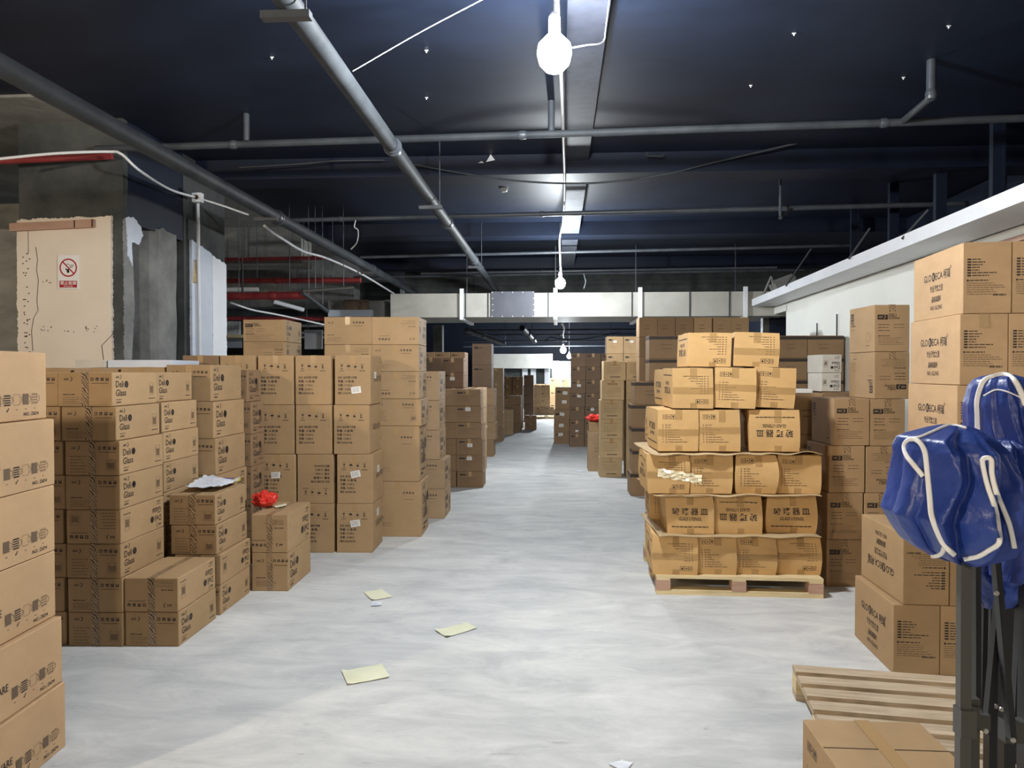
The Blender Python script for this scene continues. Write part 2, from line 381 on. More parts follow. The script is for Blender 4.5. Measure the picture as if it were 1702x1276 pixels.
def art_spec(w, h, v=0):
    P = Print(); x = -w * .4
    for i in range(3): P.frame(x + .02 + i * .03, h * .33, .026, .03, .002); 
    P.rect(x + .015, h * .33, .003, .02); P.rect(x + .025, h * .33, .003, .02); P.rect(x + .05, h * .33, .012, .006); P.disc(x + .08, h * .34, .007, 1, 8); P.rect(x + .08, h * .31, .003, .012)
    for i in range(8):
        y = h * .13 - i * .0175; P.rect(x + .008, y, .006, .006); P.rect(x + .03, y, .007, .006)
        P.bars(x + .042, y, (.03, .02, .08, .03, .05, .09, .1, .14)[i], 1, .01, .004, 2 if i < 7 else 1, i, 0)
    return P
def art_dark_band(w, h, v=0): return Print().bars(-w * .2, h * .1, w * .3, 2, .05, .01, 2, 3, .2)
def art_goods(w, h, v=0):
    P = Print(); P.bars(-w * .35, h * .3, w * .6, 1, .03, .005, 2, 2, 0); P.bars(-w * .35, h * .15, w * .7, 4, h * .09, .004, 2, 3, .3)
    P.bars(-w * .2, -h * .32, w * .45, 1, .02, .018, 2, 4, 0); return P
def art_marks(w, h, v=0):
    P = Print()
    for i in range(3): P.frame(-w * .2 + i * w * .2, h * .08, w * .17, h * .2, .003); P.disc(-w * .2 + i * w * .2, h * .08, w * .04, 1, 8); P.poly([(-w * .26 + i * w * .2, -h * .2), (-w * .14 + i * w * .2, -h * .2), (-w * .2 + i * w * .2, -h * .08)])
    P.bars(-w * .25, h * .28, w * .45, 1, .02, .014, 1, 4, 0); return P
def art_far(w, h, v=0):
    P = Print(); P.rect(-w * .28, h * .3, w * .22, h * .09, 1); P.bars(-w * .12, h * .3, w * .2, 1, .01, h * .05, 1, v, .3); P.bars(-w * .38, h * .08, w * .7, 3, h * .12, .005, 2, v + 3, .5); return P
def art_small_deli(w, h, v=0):
    P = Print(); P.text('Deli', -w * .4, h * .12, .036, 1, wide=.9); P.text('Glass', -w * .4, -h * .1, .036, 1, wide=.9); P.disc(-w * .0, h * .2, .012, 1, 12); logo(P, -w * .38, h * .34, .016)
    P.bars(-w * .38, -h * .3, w * .25, 2, .012, .004, 2, 3, 0); cup(P, w * .32, 0, .02, .04); return P
ART = dict(dw=art_small_deli, ds=art_deli_side, df=art_deli_front, pf=art_pm_front, ps=art_pm_side, gl=art_gl_left, gf=art_gl_front, dg=art_dg_front, dd=art_dg_side,
           mg=art_mugs, gu=art_glass_u, sp=art_spec, db=art_dark_band, go=art_goods, mk=art_marks, fa=art_far)
# ------------------------------------------------------------------ cartons
_cm = {}
FACES = {'f': lambda w, d, h: (Vector((0, -d / 2, h / 2)), Vector((1, 0, 0)), Vector((0, 0, 1)), w, h),
         'r': lambda w, d, h: (Vector((w / 2, 0, h / 2)), Vector((0, 1, 0)), Vector((0, 0, 1)), d, h),
         'l': lambda w, d, h: (Vector((-w / 2, 0, h / 2)), Vector((0, -1, 0)), Vector((0, 0, 1)), d, h),
         'b': lambda w, d, h: (Vector((0, d / 2, h / 2)), Vector((-1, 0, 0)), Vector((0, 0, 1)), w, h),
         't': lambda w, d, h: (Vector((0, 0, h)), Vector((1, 0, 0)), Vector((0, 1, 0)), w, d)}
def carton_mesh(w, d, h, cardmat, arts, crush=0, seed=0, seam=True):
    key = (round(w, 3), round(d, 3), round(h, 3), cardmat.name, tuple(sorted(arts.items())), crush, seed if crush else 0)
    if key in _cm: return _cm[key]
    bm = bmesh.new(); bmesh.ops.create_cube(bm, size=1)
    for v in bm.verts: v.co = Vector((v.co.x * w, v.co.y * d, (v.co.z + .5) * h))
    if crush:
        bmesh.ops.subdivide_edges(bm, edges=bm.edges[:], cuts=7, use_grid_fill=True); bm.normal_update()
        bmesh.ops.split_edges(bm, edges=[e for e in bm.edges if e.calc_face_angle(0) > 1])
    else: bmesh.ops.bevel(bm, geom=bm.edges[:], offset=.0035, segments=1, affect='EDGES')
    bm.verts.ensure_lookup_table(); bm.verts.index_update()
    mb = MB(); mb.add([v.co for v in bm.verts], [[v.index for v in f.verts] for f in bm.faces], 0, bool(crush)); bm.free()
    for face, spec in arts.items():
        c, u, v, fw, fh = FACES[face](w, d, h); n = u.cross(v); code, var, fl = spec
        P = ART[code](fw, fh, var)
        if fl == 1: P.flip()
        for vs, fs, mi in P.p:
            e = .0009 if mi != 3 else .0014
            mb.add([c + u * x + v * y + n * e for x, y in vs], fs, mi)
    if seam:
        c, u, v, fw, fh = FACES['t'](w, d, h); mb.add([c + u * x + v * y + Vector((0, 0, .0006)) for x, y in ((-.0015, -fh / 2), (.0015, -fh / 2), (.0015, fh / 2), (-.0015, fh / 2))], [(0, 1, 2, 3)], 2)
    if crush: deform(mb.v, w, d, h, crush, seed)
    me = mb.mesh('cardboard_box', [cardmat, INK, INK2, cardmat]); _cm[key] = me; return me
def deform(pts, w, d, h, crush, seed):
        o = Vector((seed * 3.7, seed * 1.3, 0)); r = random.Random(seed); sk = r.uniform(-.05, .05); sg = r.uniform(.3, 1)
        for q in pts:
            zz = q.z / h; b = 4 * zz * (1 - zz); p = q.copy()
            nx = mn.noise(p * 5 + o); ny = mn.noise(p * 5 + o + Vector((9, 0, 0)))
            q.x += (p.x / w) * 2 * b * .012 * crush * sg + nx * .009 * crush + sk * (zz - .5) * h * .5
            q.y += (p.y / d) * 2 * b * .02 * crush * sg + ny * .012 * crush * (1 if b > .1 else .6)
            if zz > .5: q.z += (mn.noise(Vector((p.x * 6, p.y * 6, seed))) - .6) * .012 * crush * (zz - .5) * 2
def crushed_tape(w, d, h, crush, seed):
    out = []; r = random.Random(seed + 5); y = -d / 2 - .0016; t = .024
    def strip(x0, x1, z0, z1, nx, nz):
        mb = MB(); out.append(mb); mb.add([(x0 + (x1 - x0) * i / nx, y, z0 + (z1 - z0) * j / nz) for j in range(nz + 1) for i in range(nx + 1)], [(j * (nx + 1) + i, j * (nx + 1) + i + 1, (j + 1) * (nx + 1) + i + 1, (j + 1) * (nx + 1) + i) for j in range(nz) for i in range(nx)], 0, True)
    xo = r.uniform(-.01, .03); strip(xo - t, xo + t, h * r.uniform(.68, .76), h - .002, 2, 5); strip(xo - t, xo + t, .002, h * .14, 2, 3)
    if r.random() < .6: zc = h * r.uniform(.42, .52); y -= .0004; strip(-w / 2 + .001, w / 2 - .001, zc - t, zc + t, 14, 2)
    for mb in out: deform(mb.v, w, d, h, crush, seed)
    return [mb.mesh('packing_tape', [TAPE2]) for mb in out]
def tape_mesh(w, d, h, kind):
    key = ('tape', round(w, 3), round(d, 3), round(h, 3), kind)
    if key in _cm: return _cm[key]
    mb = MB(); t = .02 if kind == 'hatch' else .024; e = .002
    drop = {'short': min(.075, h * .3), 'full': h - .002, 'hatch': h - .002, 'hshort': h * .15}.get(kind, 0)
    if kind == 'strap':
        z = h - .03
        for a, b, c in (((0, -d / 2 - e, z), (w + .004, .002, .04), 0), ((-w / 2 - e, 0, z), (.002, d + .004, .04), 0), ((w / 2 + e, 0, z), (.002, d + .004, .04), 0)): mb.box(a, b)
        me = mb.mesh('lid_band', [STRAP])
    else:
        y = -d / 2 - e
        mb.box((0, y + .0005, h - drop / 2), (2 * t, .001, drop)); mb.box((0, 0, h + .0012), (2 * t, d + .005, .001)); mb.box((0, -y - .0005, h - .03), (2 * t, .001, .06))
        me = mb.mesh('packing_tape', [HATCH if kind[0] == 'h' else TAPE])
    _cm[key] = me; return me
ORD = ['top', 'second from top', 'third from top', 'fourth from top', 'fifth from top', 'sixth from top', 'seventh from top', 'eighth from top', 'ninth from top', 'tenth from top']
def place_box(name, pos, yaw, w, d, h, card, arts, tape, label, group, crush=0, seed=0, sticker=None, tilt=(0, 0), seam=True):
    o = link(name, carton_mesh(w, d, h, card, arts, crush, seed, seam))
    o.location = pos; o.rotation_euler = (tilt[0], tilt[1], yaw); tag(o, label, 'box', group)
    if tape:
        t = link('lid_band' if tape == 'strap' else 'packing_tape', tape_mesh(w, d, h, tape), o)
    if crush:
        for tm in crushed_tape(w, d, h, crush, seed): link('packing_tape', tm, o)
    for s in (sticker or ()):                       # (face, u, v, size, rot)
        c, u, v, fw, fh = FACES[s[0]](w, d, h); n = u.cross(v); P = Print().rect(0, 0, s[3], s[3] * .68, 1)
        P.bars(-s[3] * .4, s[3] * .2, s[3] * .8, 4, s[3] * .12, s[3] * .04, 2, 3, .2)
        mb = MB(); cs, sn = math.cos(s[4]), math.sin(s[4])
        for vs, fs, mi in P.p:
            mb.add([c + u * (s[1] * fw + x * cs - y * sn) + v * (s[2] * fh + x * sn + y * cs) + n * (.0022 if mi == 1 else .0028) for x, y in vs], fs, mi - 1)
        mb.build('shipping_label', [LABEL, INK2], o)
    return o
def stack(px, D, side, w, d, hs, yaw, card, arts, tape, look, where, group, dx=None, dy=None, flips=(), top=None, stickers=None, z0=0.0, var=None, jit=.5, crush=0, nm='cardboard_box'):
    """a column of cartons; hs from the floor up; (px, D) the front corner on the aisle side; dx per box, bottom first"""
    C = G(px, D); cy, sy = math.cos(math.radians(yaw)), math.sin(math.radians(yaw))
    z = z0; n = len(hs)
    for i, h in enumerate(hs):
        ox = (dx[i] if dx else 0) + (-w / 2 if side == 'R' else w / 2); oy = (dy[i] if dy else 0) + d / 2
        p = Vector((C.x + ox * cy - oy * sy, C.y + ox * sy + oy * cy, z))
        a = dict(arts)
        if i in flips: a = {k: (c, v, 1) for k, (c, v, f) in a.items()}
        if var: a = {k: (c, var[i % len(var)], f) for k, (c, v, f) in a.items()}
        lab = f'{look}, {ORD[n - 1 - i]} {where}' if n > 1 else f'{look} {where}'
        place_box(nm, p, math.radians(yaw + R.uniform(-jit, jit)), w - .004, d - .004, h - .0025, card, a, tape, lab, group, crush, i + int(px), (stickers or {}).get(i))
        z += h
    return z
DS = {'f': ('df', 0, 0), 'r': ('ds', 0, 0)}
PM = {'f': ('pf', 0, 0), 'r': ('ps', 0, 0)}
DG = {'f': ('dg', 0, 0), 'l': ('dd', 0, 0)}
GL = {'f': ('gf', 0, 0), 'l': ('gl', 0, 0)}
FA = {'f': ('fa', 0, 0), 'r': ('fa', 1, 0)}
FB = {'f': ('fa', 0, 0), 'l': ('fa', 1, 0)}
# ---- big structure
def build_setting():
    mb = MB(); mb.box((-3.5, 14, -.1), (23, 44, .2)); struct(mb.build('floor', FLOORM))
    mb = MB(); mb.box((-3.5, 14, 4.1), (23, 44, .2)); struct(mb.build('ceiling', NAVY))
    mb = MB(); mb.box((-3.5, 35.1, 2), (23, .2, 4)); struct(mb.build('wall_back', NAVY))
    mb = MB(); mb.box((-3.5, -7.1, 2), (23, .2, 4)); struct(mb.build('wall_front', CONC))
    mb = MB(); mb.box((-14.1, 14, 2), (.2, 42, 4)); struct(mb.build('wall_left', CONC_D))
    mb = MB(); mb.box((7.1, 14, 2), (.2, 42, 4)); struct(mb.build('wall_right', NAVY))
    # cross beams, painted, and the grey deep beam above the duct
    k = 1
    for y in (-3.2, 8.0, 11.6, 15.2, 21, 26, 31):
        mb = MB(); mb.box((1.4, y + .2, 3.89), (11.1, .4, .22)); struct(mb.build(f'trim_{k}', NAVY)); k += 1
    mb = MB(); mb.box((1.2, 16.8, 3.45), (9.5, .5, 1.1)); struct(mb.build(f'trim_{k}', CONC_D)); k += 1
    mb = MB()                                       # strip along the aisle
    mb.box((.19, 2.6, 3.96), (.27, 11, .08)); struct(mb.build(f'trim_{k}', noisy('dusty dark paint', (.02, .024, .035), (.05, .055, .075), 3, .6, 5, .1))); k += 1
    mb = MB(); mb.box((.19, 10.05, 3.86), (.27, 3.1, .1)); struct(mb.build(f'trim_{k}', SOFFIT)); k += 1
    mb = MB(); mb.box((.19, 13.65, 3.86), (.27, 3.1, .1)); struct(mb.build(f'trim_{k}', SOFFIT)); k += 1
    # bare concrete bay on the left
    for y, zt, zb, m in ((11.6, 4, 3.35, CONC_L), (14.6, 4, 2.95, CONC), (19, 4, 2.9, CONC_D)):
        mb = MB(); mb.box((-8.9, y + .25, (zt + zb) / 2), (9.4, .5, zt - zb)); struct(mb.build(f'trim_{k}', m)); k += 1
    mb = MB(); mb.box((-9, 20, 3.99), (9.4, 28, .03)); struct(mb.build(f'trim_{k}', CONC_L)); k += 1
build_setting()
# ------------------------------------------------------------------ left setting: pillar, panels, recess
def left_setting():
    XR = -4.12                                     # aisle-side face of the pillar
    A = G(30, 6.9); X0 = A.x; Y0 = 6.62
    # core of the pillar, with a recess between two pieces
    mb = MB(); mb.box(((X0 + XR) / 2, Y0 + .04, 2), (XR - X0, .08, 4)); struct(mb.build('wall_pillar', CONC_D))
    mb = MB(); mb.box(((X0 + XR) / 2 - .3, Y0 + .6, 2), (XR - X0 - .6, 1.02, 4)); mb.box((XR - .3, Y0 + .6, 3.52), (.59, 1.02, .96))
    struct(mb.build('wall_recess', NAVY))
    mb = MB(); mb.box(((X0 + XR) / 2, Y0 + 1.6, 2), (XR - X0, .98, 4)); struct(mb.build('wall_pillar_rear', CONC_D))
    # rough rounded concrete column standing in the recess
    mb = MB(); n = 22; prof = []
    for i in range(14):
        z = i / 13 * 3.08; ring = []
        for j in range(n):
            a = 2 * PI * j / n; sq = 1 / max(abs(math.cos(a)), abs(math.sin(a))); r = .27 * min(sq, 1.22)
            r += .02 * mn.noise(Vector((math.cos(a) * 2, math.sin(a) * 2, z * 2.5)))
            zz = z + (.1 * mn.noise(Vector((math.cos(a) * 3, math.sin(a) * 3, 7))) if i == 13 else 0)
            ring.append(Vector((XR - .26 + r * math.cos(a), Y0 + .76 + r * 1.0 * math.sin(a), zz)))
        prof += ring
    fs = [(i * n + j, i * n + (j + 1) % n, (i + 1) * n + (j + 1) % n, (i + 1) * n + j) for i in range(13) for j in range(n)]
    mb.add(prof, fs, 0, False); mb.poly(prof[-n:]); struct(mb.build('wall_column', CONC))
    # ragged torn edges around the recess
    r = random.Random(3)
    def ragged(name, pts, depth_dir, th, m):        # a plaster skin with a broken outline
        mb = MB(); c = sum((Vector(p) for p in pts), Vector()) / len(pts); out = []
        for i, p in enumerate(pts):
            a, b = Vector(p), Vector(pts[(i + 1) % len(pts)]); k = max(2, int((b - a).length / .016))
            for j in range(k):
                q = a.lerp(b, j / k); q += (q - c).normalized() * (r.uniform(-.007, .007) + .012 * mn.noise(q * 14)); out.append(q)
        d = Vector(depth_dir) * th
        mb.poly(out); mb.poly([q + d for q in out][::-1])
        for i in range(len(out)):
            a, b = out[i], out[(i + 1) % len(out)]; mb.poly([a, a + d, b + d, b])
        bm = bmesh.new(); me = mb.mesh(name, [m]); bm.from_mesh(me); bmesh.ops.remove_doubles(bm, verts=bm.verts, dist=.0001)
        bmesh.ops.recalc_face_normals(bm, faces=bm.faces); bmesh.ops.triangulate(bm, faces=[f for f in bm.faces if len(f.verts) > 4]); bm.to_mesh(me); bm.free()
        return link(name, me)
    yf = Y0 - .035
    x0 = X0; x1 = XR - .1
    tp = 3.07
    p = ragged('cream_plaster_panel', [(x0, yf, 1.0), (x1, yf, 1.0), (x1, yf, tp), (x0, yf, tp - .02)], (0, 1, 0), .03, CREAM)
    tag(p, 'cracked cream plaster skin on the front of the grey pillar', 'wall panel')
    mb = MB()                                       # cracks, thin grooves
    def crack(pts, t=.004):
        for a, b in zip(pts, pts[1:]): mb.bar(a, b, t, .003)
    def C(px, py): q = V(px, py, 6.85); return Vector((q.x, yf - .0015, q.z))
    crack([C(*q) for q in ((57, 410), (60, 430), (58, 448), (61, 465), (58, 500), (60, 515), (52, 528), (48, 550), (50, 583))])
    crack([C(*q) for q in ((44, 378), (44, 420))], .003); crack([C(*q) for q in ((197, 548), (170, 574), (173, 598))], .005)
    for i in range(26):
        q = C(r.choice([70, 110, 150, 66]) + r.uniform(-8, 14), r.choice([467, 545, 550]) + r.uniform(-3, 3)); mb.box(q, (.008, .003, .008))
    for i in range(34):
        q = C(r.uniform(34, 46), r.uniform(400, 595)); mb.box(q, (.012, .003, .01))
    o = mb.build('crack', SEAM, p); o['kind'] = 'stuff'
    # torn white skin beside the recess
    xs = XR + .012
    tear = ragged('torn_plaster_strip', [(xs, Y0 + .05, 2.72), (xs, Y0 + .13, 2.62), (xs, Y0 + .12, 2.86), (xs, Y0 + .24, 2.84), (xs, Y0 + .31, 2.95), (xs, Y0 + .28, 3.03), (xs, Y0 + .16, 3.1), (xs, Y0 + .03, 3.08), (xs, Y0 + .05, 2.9)], (-1, 0, 0), .012, BLUEW)
    tag(tear, 'torn pale plaster scrap hanging at the top of the dark recess', 'plaster')
    rag = ragged('wall_edge', [(XR + .004, Y0 + .0, .9), (XR + .004, Y0 + .11, .9), (XR + .004, Y0 + .1, 1.6), (XR + .004, Y0 + .17, 2.2), (XR + .004, Y0 + .15, 2.7), (XR + .004, Y0 + .05, 3.05), (XR + .004, Y0, 3.05)], (-1, 0, 0), .01, CONC)
    rag['kind'] = 'structure'
    # white board on the rear part, in two faces
    xw = XR + .03; ya, yb, yc = Y0 + 1.22, Y0 + 1.7, Y0 + 2.07
    p = ragged('white_wall_board', [(xw, ya, 1.0), (xw, yb, 1.0), (xw, yb, 3.0), (xw, ya, 3.08)], (-1, 0, 0), .025, BLUEW)
    tag(p, 'bluish white board on the pillar behind the vertical conduit', 'wall panel')
    p = ragged('white_wall_board', [(xw + .002, yb + .01, 1.0), (xw, yc, 1.0), (xw, yc, 2.93), (xw + .002, yb + .01, 2.98)], (-1, 0, 0), .025, WLEDGE)
    tag(p, 'greyer white board at the far edge of the pillar, right of the conduit', 'wall panel')
    mb = MB(); mb.bar((xw + .02, ya + .04, 2.6), (xw + .02, ya + .09, 2.86), .05, .03)
    tag(mb.build('wood_batten', WOOD), 'short upright wood batten on the white wall board', 'batten')
    # grey concrete wall left of the pillar and the plank
    mb = MB(); mb.box((X0 - 4, Y0 + .5, 1.52), (8, .3, 3.04)); struct(mb.build('wall_side', CONC_L))
    mb = MB(); mb.box((X0 - 4, Y0 + 1.6, 3.4), (8, .2, .35)); struct(mb.build('trim_20', CONC_L))
    a = V(9, 376, 6.8); b = V(156, 371, 6.8); mb = MB(); yp = yf - .02
    mb.bar((a.x, yp, a.z), (b.x, yp, b.z), .03, .075); pl = mb.build('wood_plank', WOODR)
    tag(pl, 'reddish timber plank fixed across the top of the cream panel', 'plank')
    mb = MB(); q = V(123, 372, 6.8); mb.box((q.x, yp - .016, q.z), (.012, .003, .07)); q = V(154, 371, 6.8); mb.box((q.x, yp - .017, q.z), (.014, .004, .07)); mb.build('cleat', SEAM, pl)
    # no smoking sign
    a = V(90, 423, 6.8); b = V(126.5, 479, 6.8); w, h = b.x - a.x, a.z - b.z; c = Vector(((a.x + b.x) / 2, yf - .006, (a.z + b.z) / 2))
    mb = MB(); mb.box((0, 0, 0), (w, .006, h)); sg = mb.build('no_smoking_sign', mat('sign white', (.82, .8, .78), .4)); sg.location = c; sg.rotation_euler = (0, .012, 0)
    tag(sg, 'red and white no smoking sign on the cream plaster panel', 'sign')
    RD = mat('sign red', (.42, .01, .02), .4); SW = mat('sign lettering', (.85, .83, .8), .4)
    P = Print(); rr = w * .42; cy = h * .13
    P.disc(0, cy, rr, 1, 32, rr * .85); P.rect(0, -h * .36, w * .84, h * .2, 1)
    P.text('禁止吸烟', 0, -h * .37, h * .115, 2, 'c', wide=1.1); P.text('No Smoking', 0, -h * .435, h * .055, 2, 'c', wide=1)
    P.line((-rr * .62, cy + rr * .62), (rr * .62, cy - rr * .62), rr * .14, 1)
    P.line((-rr * .05, cy - rr * .15), (rr * .02, cy - rr * .3), .02, 3); P.disc(-rr * .02, cy - rr * .42, rr * .16, 3, 12); P.line((-rr * .3, cy - rr * .1), (-rr * .05, cy - rr * .35), .012, 3)
    for dx in (.3, .48): P.line((rr * (dx - .12), cy - rr * .02), (rr * (dx + .1), cy + rr * .35), .006, 3)
    P.disc(-rr * .08, cy + rr * .12, rr * .3, 3, 12, rr * .25, .3, 2.6)
    for part, mi, m in (('prohibition_ring', 1, RD), ('sign_text', 2, SW), ('cigarette_symbol', 3, INK)):
        mb = MB()
        for vs, fs, k in P.p:
            if k == mi: mb.add([(x, -.0035 - .0006 * (k if k != 3 else .5), y) for x, y in vs], fs)
        mb.build(part, m, sg)
left_setting()
# ------------------------------------------------------------------ right setting: ledge, white wall, opening, studs
def right_setting():
    a0 = Vector((G(1520, 6.45).x, G(1520, 6.45).y, 2.75)); b0 = Vector((G(1249, 12.66).x, G(1249, 12.66).y, 2.75))
    d = (b0 - a0).normalized(); a0 = a0 - d * 5.2; nrm = Vector((d.y, -d.x, 0))
    rot = math.atan2(-d.x, d.y); L = (b0 - a0).length
    wd = (G(1306, 12.0) - G(1501, 7.67)); wdn = wd.normalized(); w0 = G(1501, 7.67) - wdn * 7.2; Lw = 7.2 + wd.length
    wr = math.atan2(-wdn.x, wdn.y); wn = Vector((wdn.y, -wdn.x, 0))
    mb = MB()                                       # ledge
    mb.box((.32, L / 2, .06), (.64, L, .12)); o = mb.build('wall_ledge', WLEDGE); o.location = a0; o.rotation_euler = (0, 0, rot); struct(o)
    mb = MB()                                       # white wall with a square opening near the tall stack
    ya, yb = 4.35, 5.75; T = .16
    mb.box((T / 2, ya / 2, 1.37), (T, ya, 2.74)); mb.box((T / 2, (yb + Lw) / 2, 1.37), (T, Lw - yb, 2.74)); mb.box((T / 2, (ya + yb) / 2, .9), (T, yb - ya, 1.8)); mb.box((T / 2, (ya + yb) / 2, 2.705), (T, yb - ya, .07))
    o = mb.build('wall_white', WPAINT); o.location = w0; o.rotation_euler = (0, 0, wr); struct(o)
    mb = MB(); mb.box((.1, yb - .03, 2.23), (.2, .06, .88)); mb.box((.1, ya + .03, 2.23), (.2, .06, .88)); mb.box((.1, (ya + yb) / 2, 2.65), (.2, yb - ya, .045))
    o = mb.build('window_frame', WOODR); o.location = w0; o.rotation_euler = (0, 0, wr); struct(o)
    e = w0 + wdn * Lw                                # doorway beyond the end of the wall
    mb = MB(); mb.box((.2, .5, 2.68), (.4, 1.1, .13)); o = mb.build('trim_21', WPAINT); o.location = e; o.rotation_euler = (0, 0, wr); struct(o)
    mb = MB(); mb.box((.9, .6, 1.3), (.1, 1.4, 2.6)); mb.box((.5, 1.25, 1.3), (.9, .08, 2.6)); o = mb.build('wall_doorway', NAVY); o.location = e; o.rotation_euler = (0, 0, wr); struct(o)
    mb = MB(); mb.box((.0, 1.35, 1.35), (.12, .16, 2.7)); o = mb.build('door_1', STEEL); o.location = e; o.rotation_euler = (0, 0, wr); struct(o)
    mb = MB()                                        # pencil marks and slots low on the white wall
    for px, y0, y1 in ((1358, 537, 562), (1391, 522, 562)):
        D = (4.15 - .092 * 7.67) / ((px - 851) / F - .092); p, q = V(px, y0, D), V(px, y1, D); mb.bar(p - wn * 0 - Vector((.006, 0, 0)), q - Vector((.006, 0, 0)), .02, .004)
    o = mb.build('wall_slot', NAVYPIPE); struct(o)
    # dark studs and braces above the ledge
    me = None
    for i, y in enumerate((4.2, 5.2, 6.2, 7.2, 8.3, 9.5, 10.8)):
        p = a0 + d * (y - a0.y) + nrm * .95; mb = MB(); mb.box((0, 0, .62), (.09, .06, 1.24)); mb.box((.05, 0, .62), (.02, .1, 1.24))
        o = mb.build('metal_stud', NAVY); o.location = (p.x, p.y, 2.75); tag(o, f'dark upright stud above the white ledge, {["nearest", "second", "third", "fourth", "fifth", "sixth", "farthest"][i]} from the camera', 'stud', 'studs above the white ledge')
    mb = MB(); mb.box((2.1, 4, 3.38), (.1, 14, 1.2)); o = mb.build('wall_upper', NAVY); o.location = (a0.x, a0.y, 0); o.rotation_euler = (0, 0, rot); struct(o)
    k = 0
    for (x0, y0, x1, y1, D0, where) in ((1347, 414, 1305, 476, 10.3, 'lowest and farthest along the ledge'), (1444, 380, 1409, 431, 7.9, 'in the middle of the ledge'), (1540, 350, 1497, 398, 6.6, 'closest to the tall stack')):
        mb = MB(); mb.tube([V(x0, y0, D0), V(x1, y1, D0 + .1)], .012, 8); tag(mb.build('brace_rod', NAVYPIPE2), 'thin slanting brace rod above the ledge, ' + where, 'rod', 'slanting rods above the ledge')
    mb = MB(); D = 12.3; mb.tube([V(1265, 497, D), V(1281, 460, D)], .02, 8); mb.tube([V(1281, 460, D), V(1287, 487, D)], .02, 8); mb.bar(V(1282, 470, D), V(1315, 458, D), .06, .06); mb.bar(V(1284, 478, D), V(1316, 464, D), .3, .12)
    tag(mb.build('bracket', CONC), 'small broken steel bracket with rubble above the ledge end', 'bracket')
right_setting()
# ------------------------------------------------------------------ pipes, cables, duct, lamps
def pipe(name, p0, p1, r, m, label, couplings=(), hangers=(), group=None, ext=(0, 0), cat='pipe', rods=()):
    p0, p1 = Vector(p0), Vector(p1); d = p1 - p0; a, b = p0 - d * ext[0], p1 + d * ext[1]
    mb = MB(); mb.tube([a, b], r, 20); o = mb.build(name, m, origin=a); tag(o, label, cat, group)
    dn = d.normalized()
    for t in couplings:
        c = p0 + d * t - a; mb = MB(); w = r * 1.1
        mb.tube([c - dn * w, c - dn * w * .8, c + dn * w * .8, c + dn * w], [r * 1.02, r * 1.16, r * 1.16, r * 1.02], 20); mb.tube([c - dn * .012, c + dn * .012], r * 1.26, 20); mb.build('coupling', NAVYPIPE if m != REDP else REDP, o)
    for t in rods:
        c = p0 + d * t - a; mb = MB(); mb.tube([c + Vector((0, 0, r * .8)), Vector((c.x, c.y, 4.0 - a.z))], .006, 6); mb.build('hanger_rod', NAVYPIPE, o)
    for t in hangers:
        c = p0 + d * t - a; mb = MB(); top = 4.0 - a.z
        s = dn.cross(Vector((0, 0, 1))).normalized()
        mb.bar(c - s * (r + .06) - Vector((0, 0, r + .02)), c + s * (r + .06) - Vector((0, 0, r + .02)), .05, .035)
        for q in ((1,) if r < .06 else ()): mb.tube([c + s * q * (r + .035) - Vector((0, 0, r)), Vector((c.x + s.x * q * (r + .035), c.y + s.y * q * (r + .035), top))], .006, 6)
        mb.build('hanger', NAVYPIPE, o)
    return o
def at_y(p0, p1, py):                 # fraction along a pipe where it crosses pixel row py
    lo, hi = 0.0, 1.0
    def row(t):
        p = p0.lerp(p1, t); cyw = p.x * -math.sin(YAW) + p.y * math.cos(YAW); return 618 - (p.z - 1.6) * F / cyw
    for _ in range(30):
        m = (lo + hi) / 2
        if (row(m) < py) == (row(0) < row(1)): lo = m
        else: hi = m
    return lo
l0, l1 = VZ(0, 109, 3.3), VZ(690, 487, 3.3)
pipe('drain_pipe', l0, l1, .066, NAVYPIPE2, 'thick grey pipe running under the ceiling past the left pillar', [at_y(l0, l1, y) for y in (362, 448)], [at_y(l0, l1, y) for y in (352, 445)], None, (.5, 0))
m0, m1 = VZ(476, 0, 3.36), VZ(824, 482, 3.36)
pipe('drain_pipe', m0, m1, .058, NAVYPIPE2, 'thick grey pipe slanting from the top edge left of the nearest lamp', [at_y(m0, m1, y) for y in (246, 371, 432)], [at_y(m0, m1, y) for y in (4, 333, 436)], None, (.8, .05))
c0 = V(190, 249, 2.1 * F / 369); c1 = V(1702, 199, 2.1 * F / 419)
pipe('sprinkler_pipe', c0, c1, .032, NAVYPIPE2, 'nearest grey cross pipe, running the full width below the ceiling', [.148, .48, .86], [], 'cross pipes under the ceiling', (.02, .12))
c0 = V(480, 367, 9.72); c1 = V(1546, 341, 8.75)
pipe('sprinkler_pipe', c0, c1, .03, NAVYPIPE, 'second grey cross pipe from the camera, above the far lamp', [.09, .42], [], 'cross pipes under the ceiling', (0, .05))
pipe('sprinkler_pipe', V(600, 428, 12.8), V(1420, 408, 11.9), .026, NAVYPIPE, 'third grey cross pipe from the camera', [.45], [], 'cross pipes under the ceiling')
pipe('sprinkler_pipe', V(700, 455, 15.0), V(1290, 445, 14.3), .028, NAVYPIPE, 'fourth grey cross pipe from the camera, just above the grey beam', [.35], [], 'cross pipes under the ceiling')
pipe('sprinkler_pipe', V(560, 462, 14.9), V(1335, 449, 14.0), .024, NAVYPIPE2, 'pale cross pipe touching the top of the grey beam', [], [], 'cross pipes under the ceiling')
for i, (D, py) in enumerate(((18.5, 548), (21, 556), (23.5, 566), (26, 575))):
    pipe('sprinkler_pipe', V(770, py + 1, D), V(1120, py - 1, D), .022, NAVYPIPE, 'thin cross pipe seen below the duct, ' + ['topmost', 'second', 'third', 'lowest'][i] + ' of the four', [], [], 'far cross pipes below the duct', rods=(.2, .7))
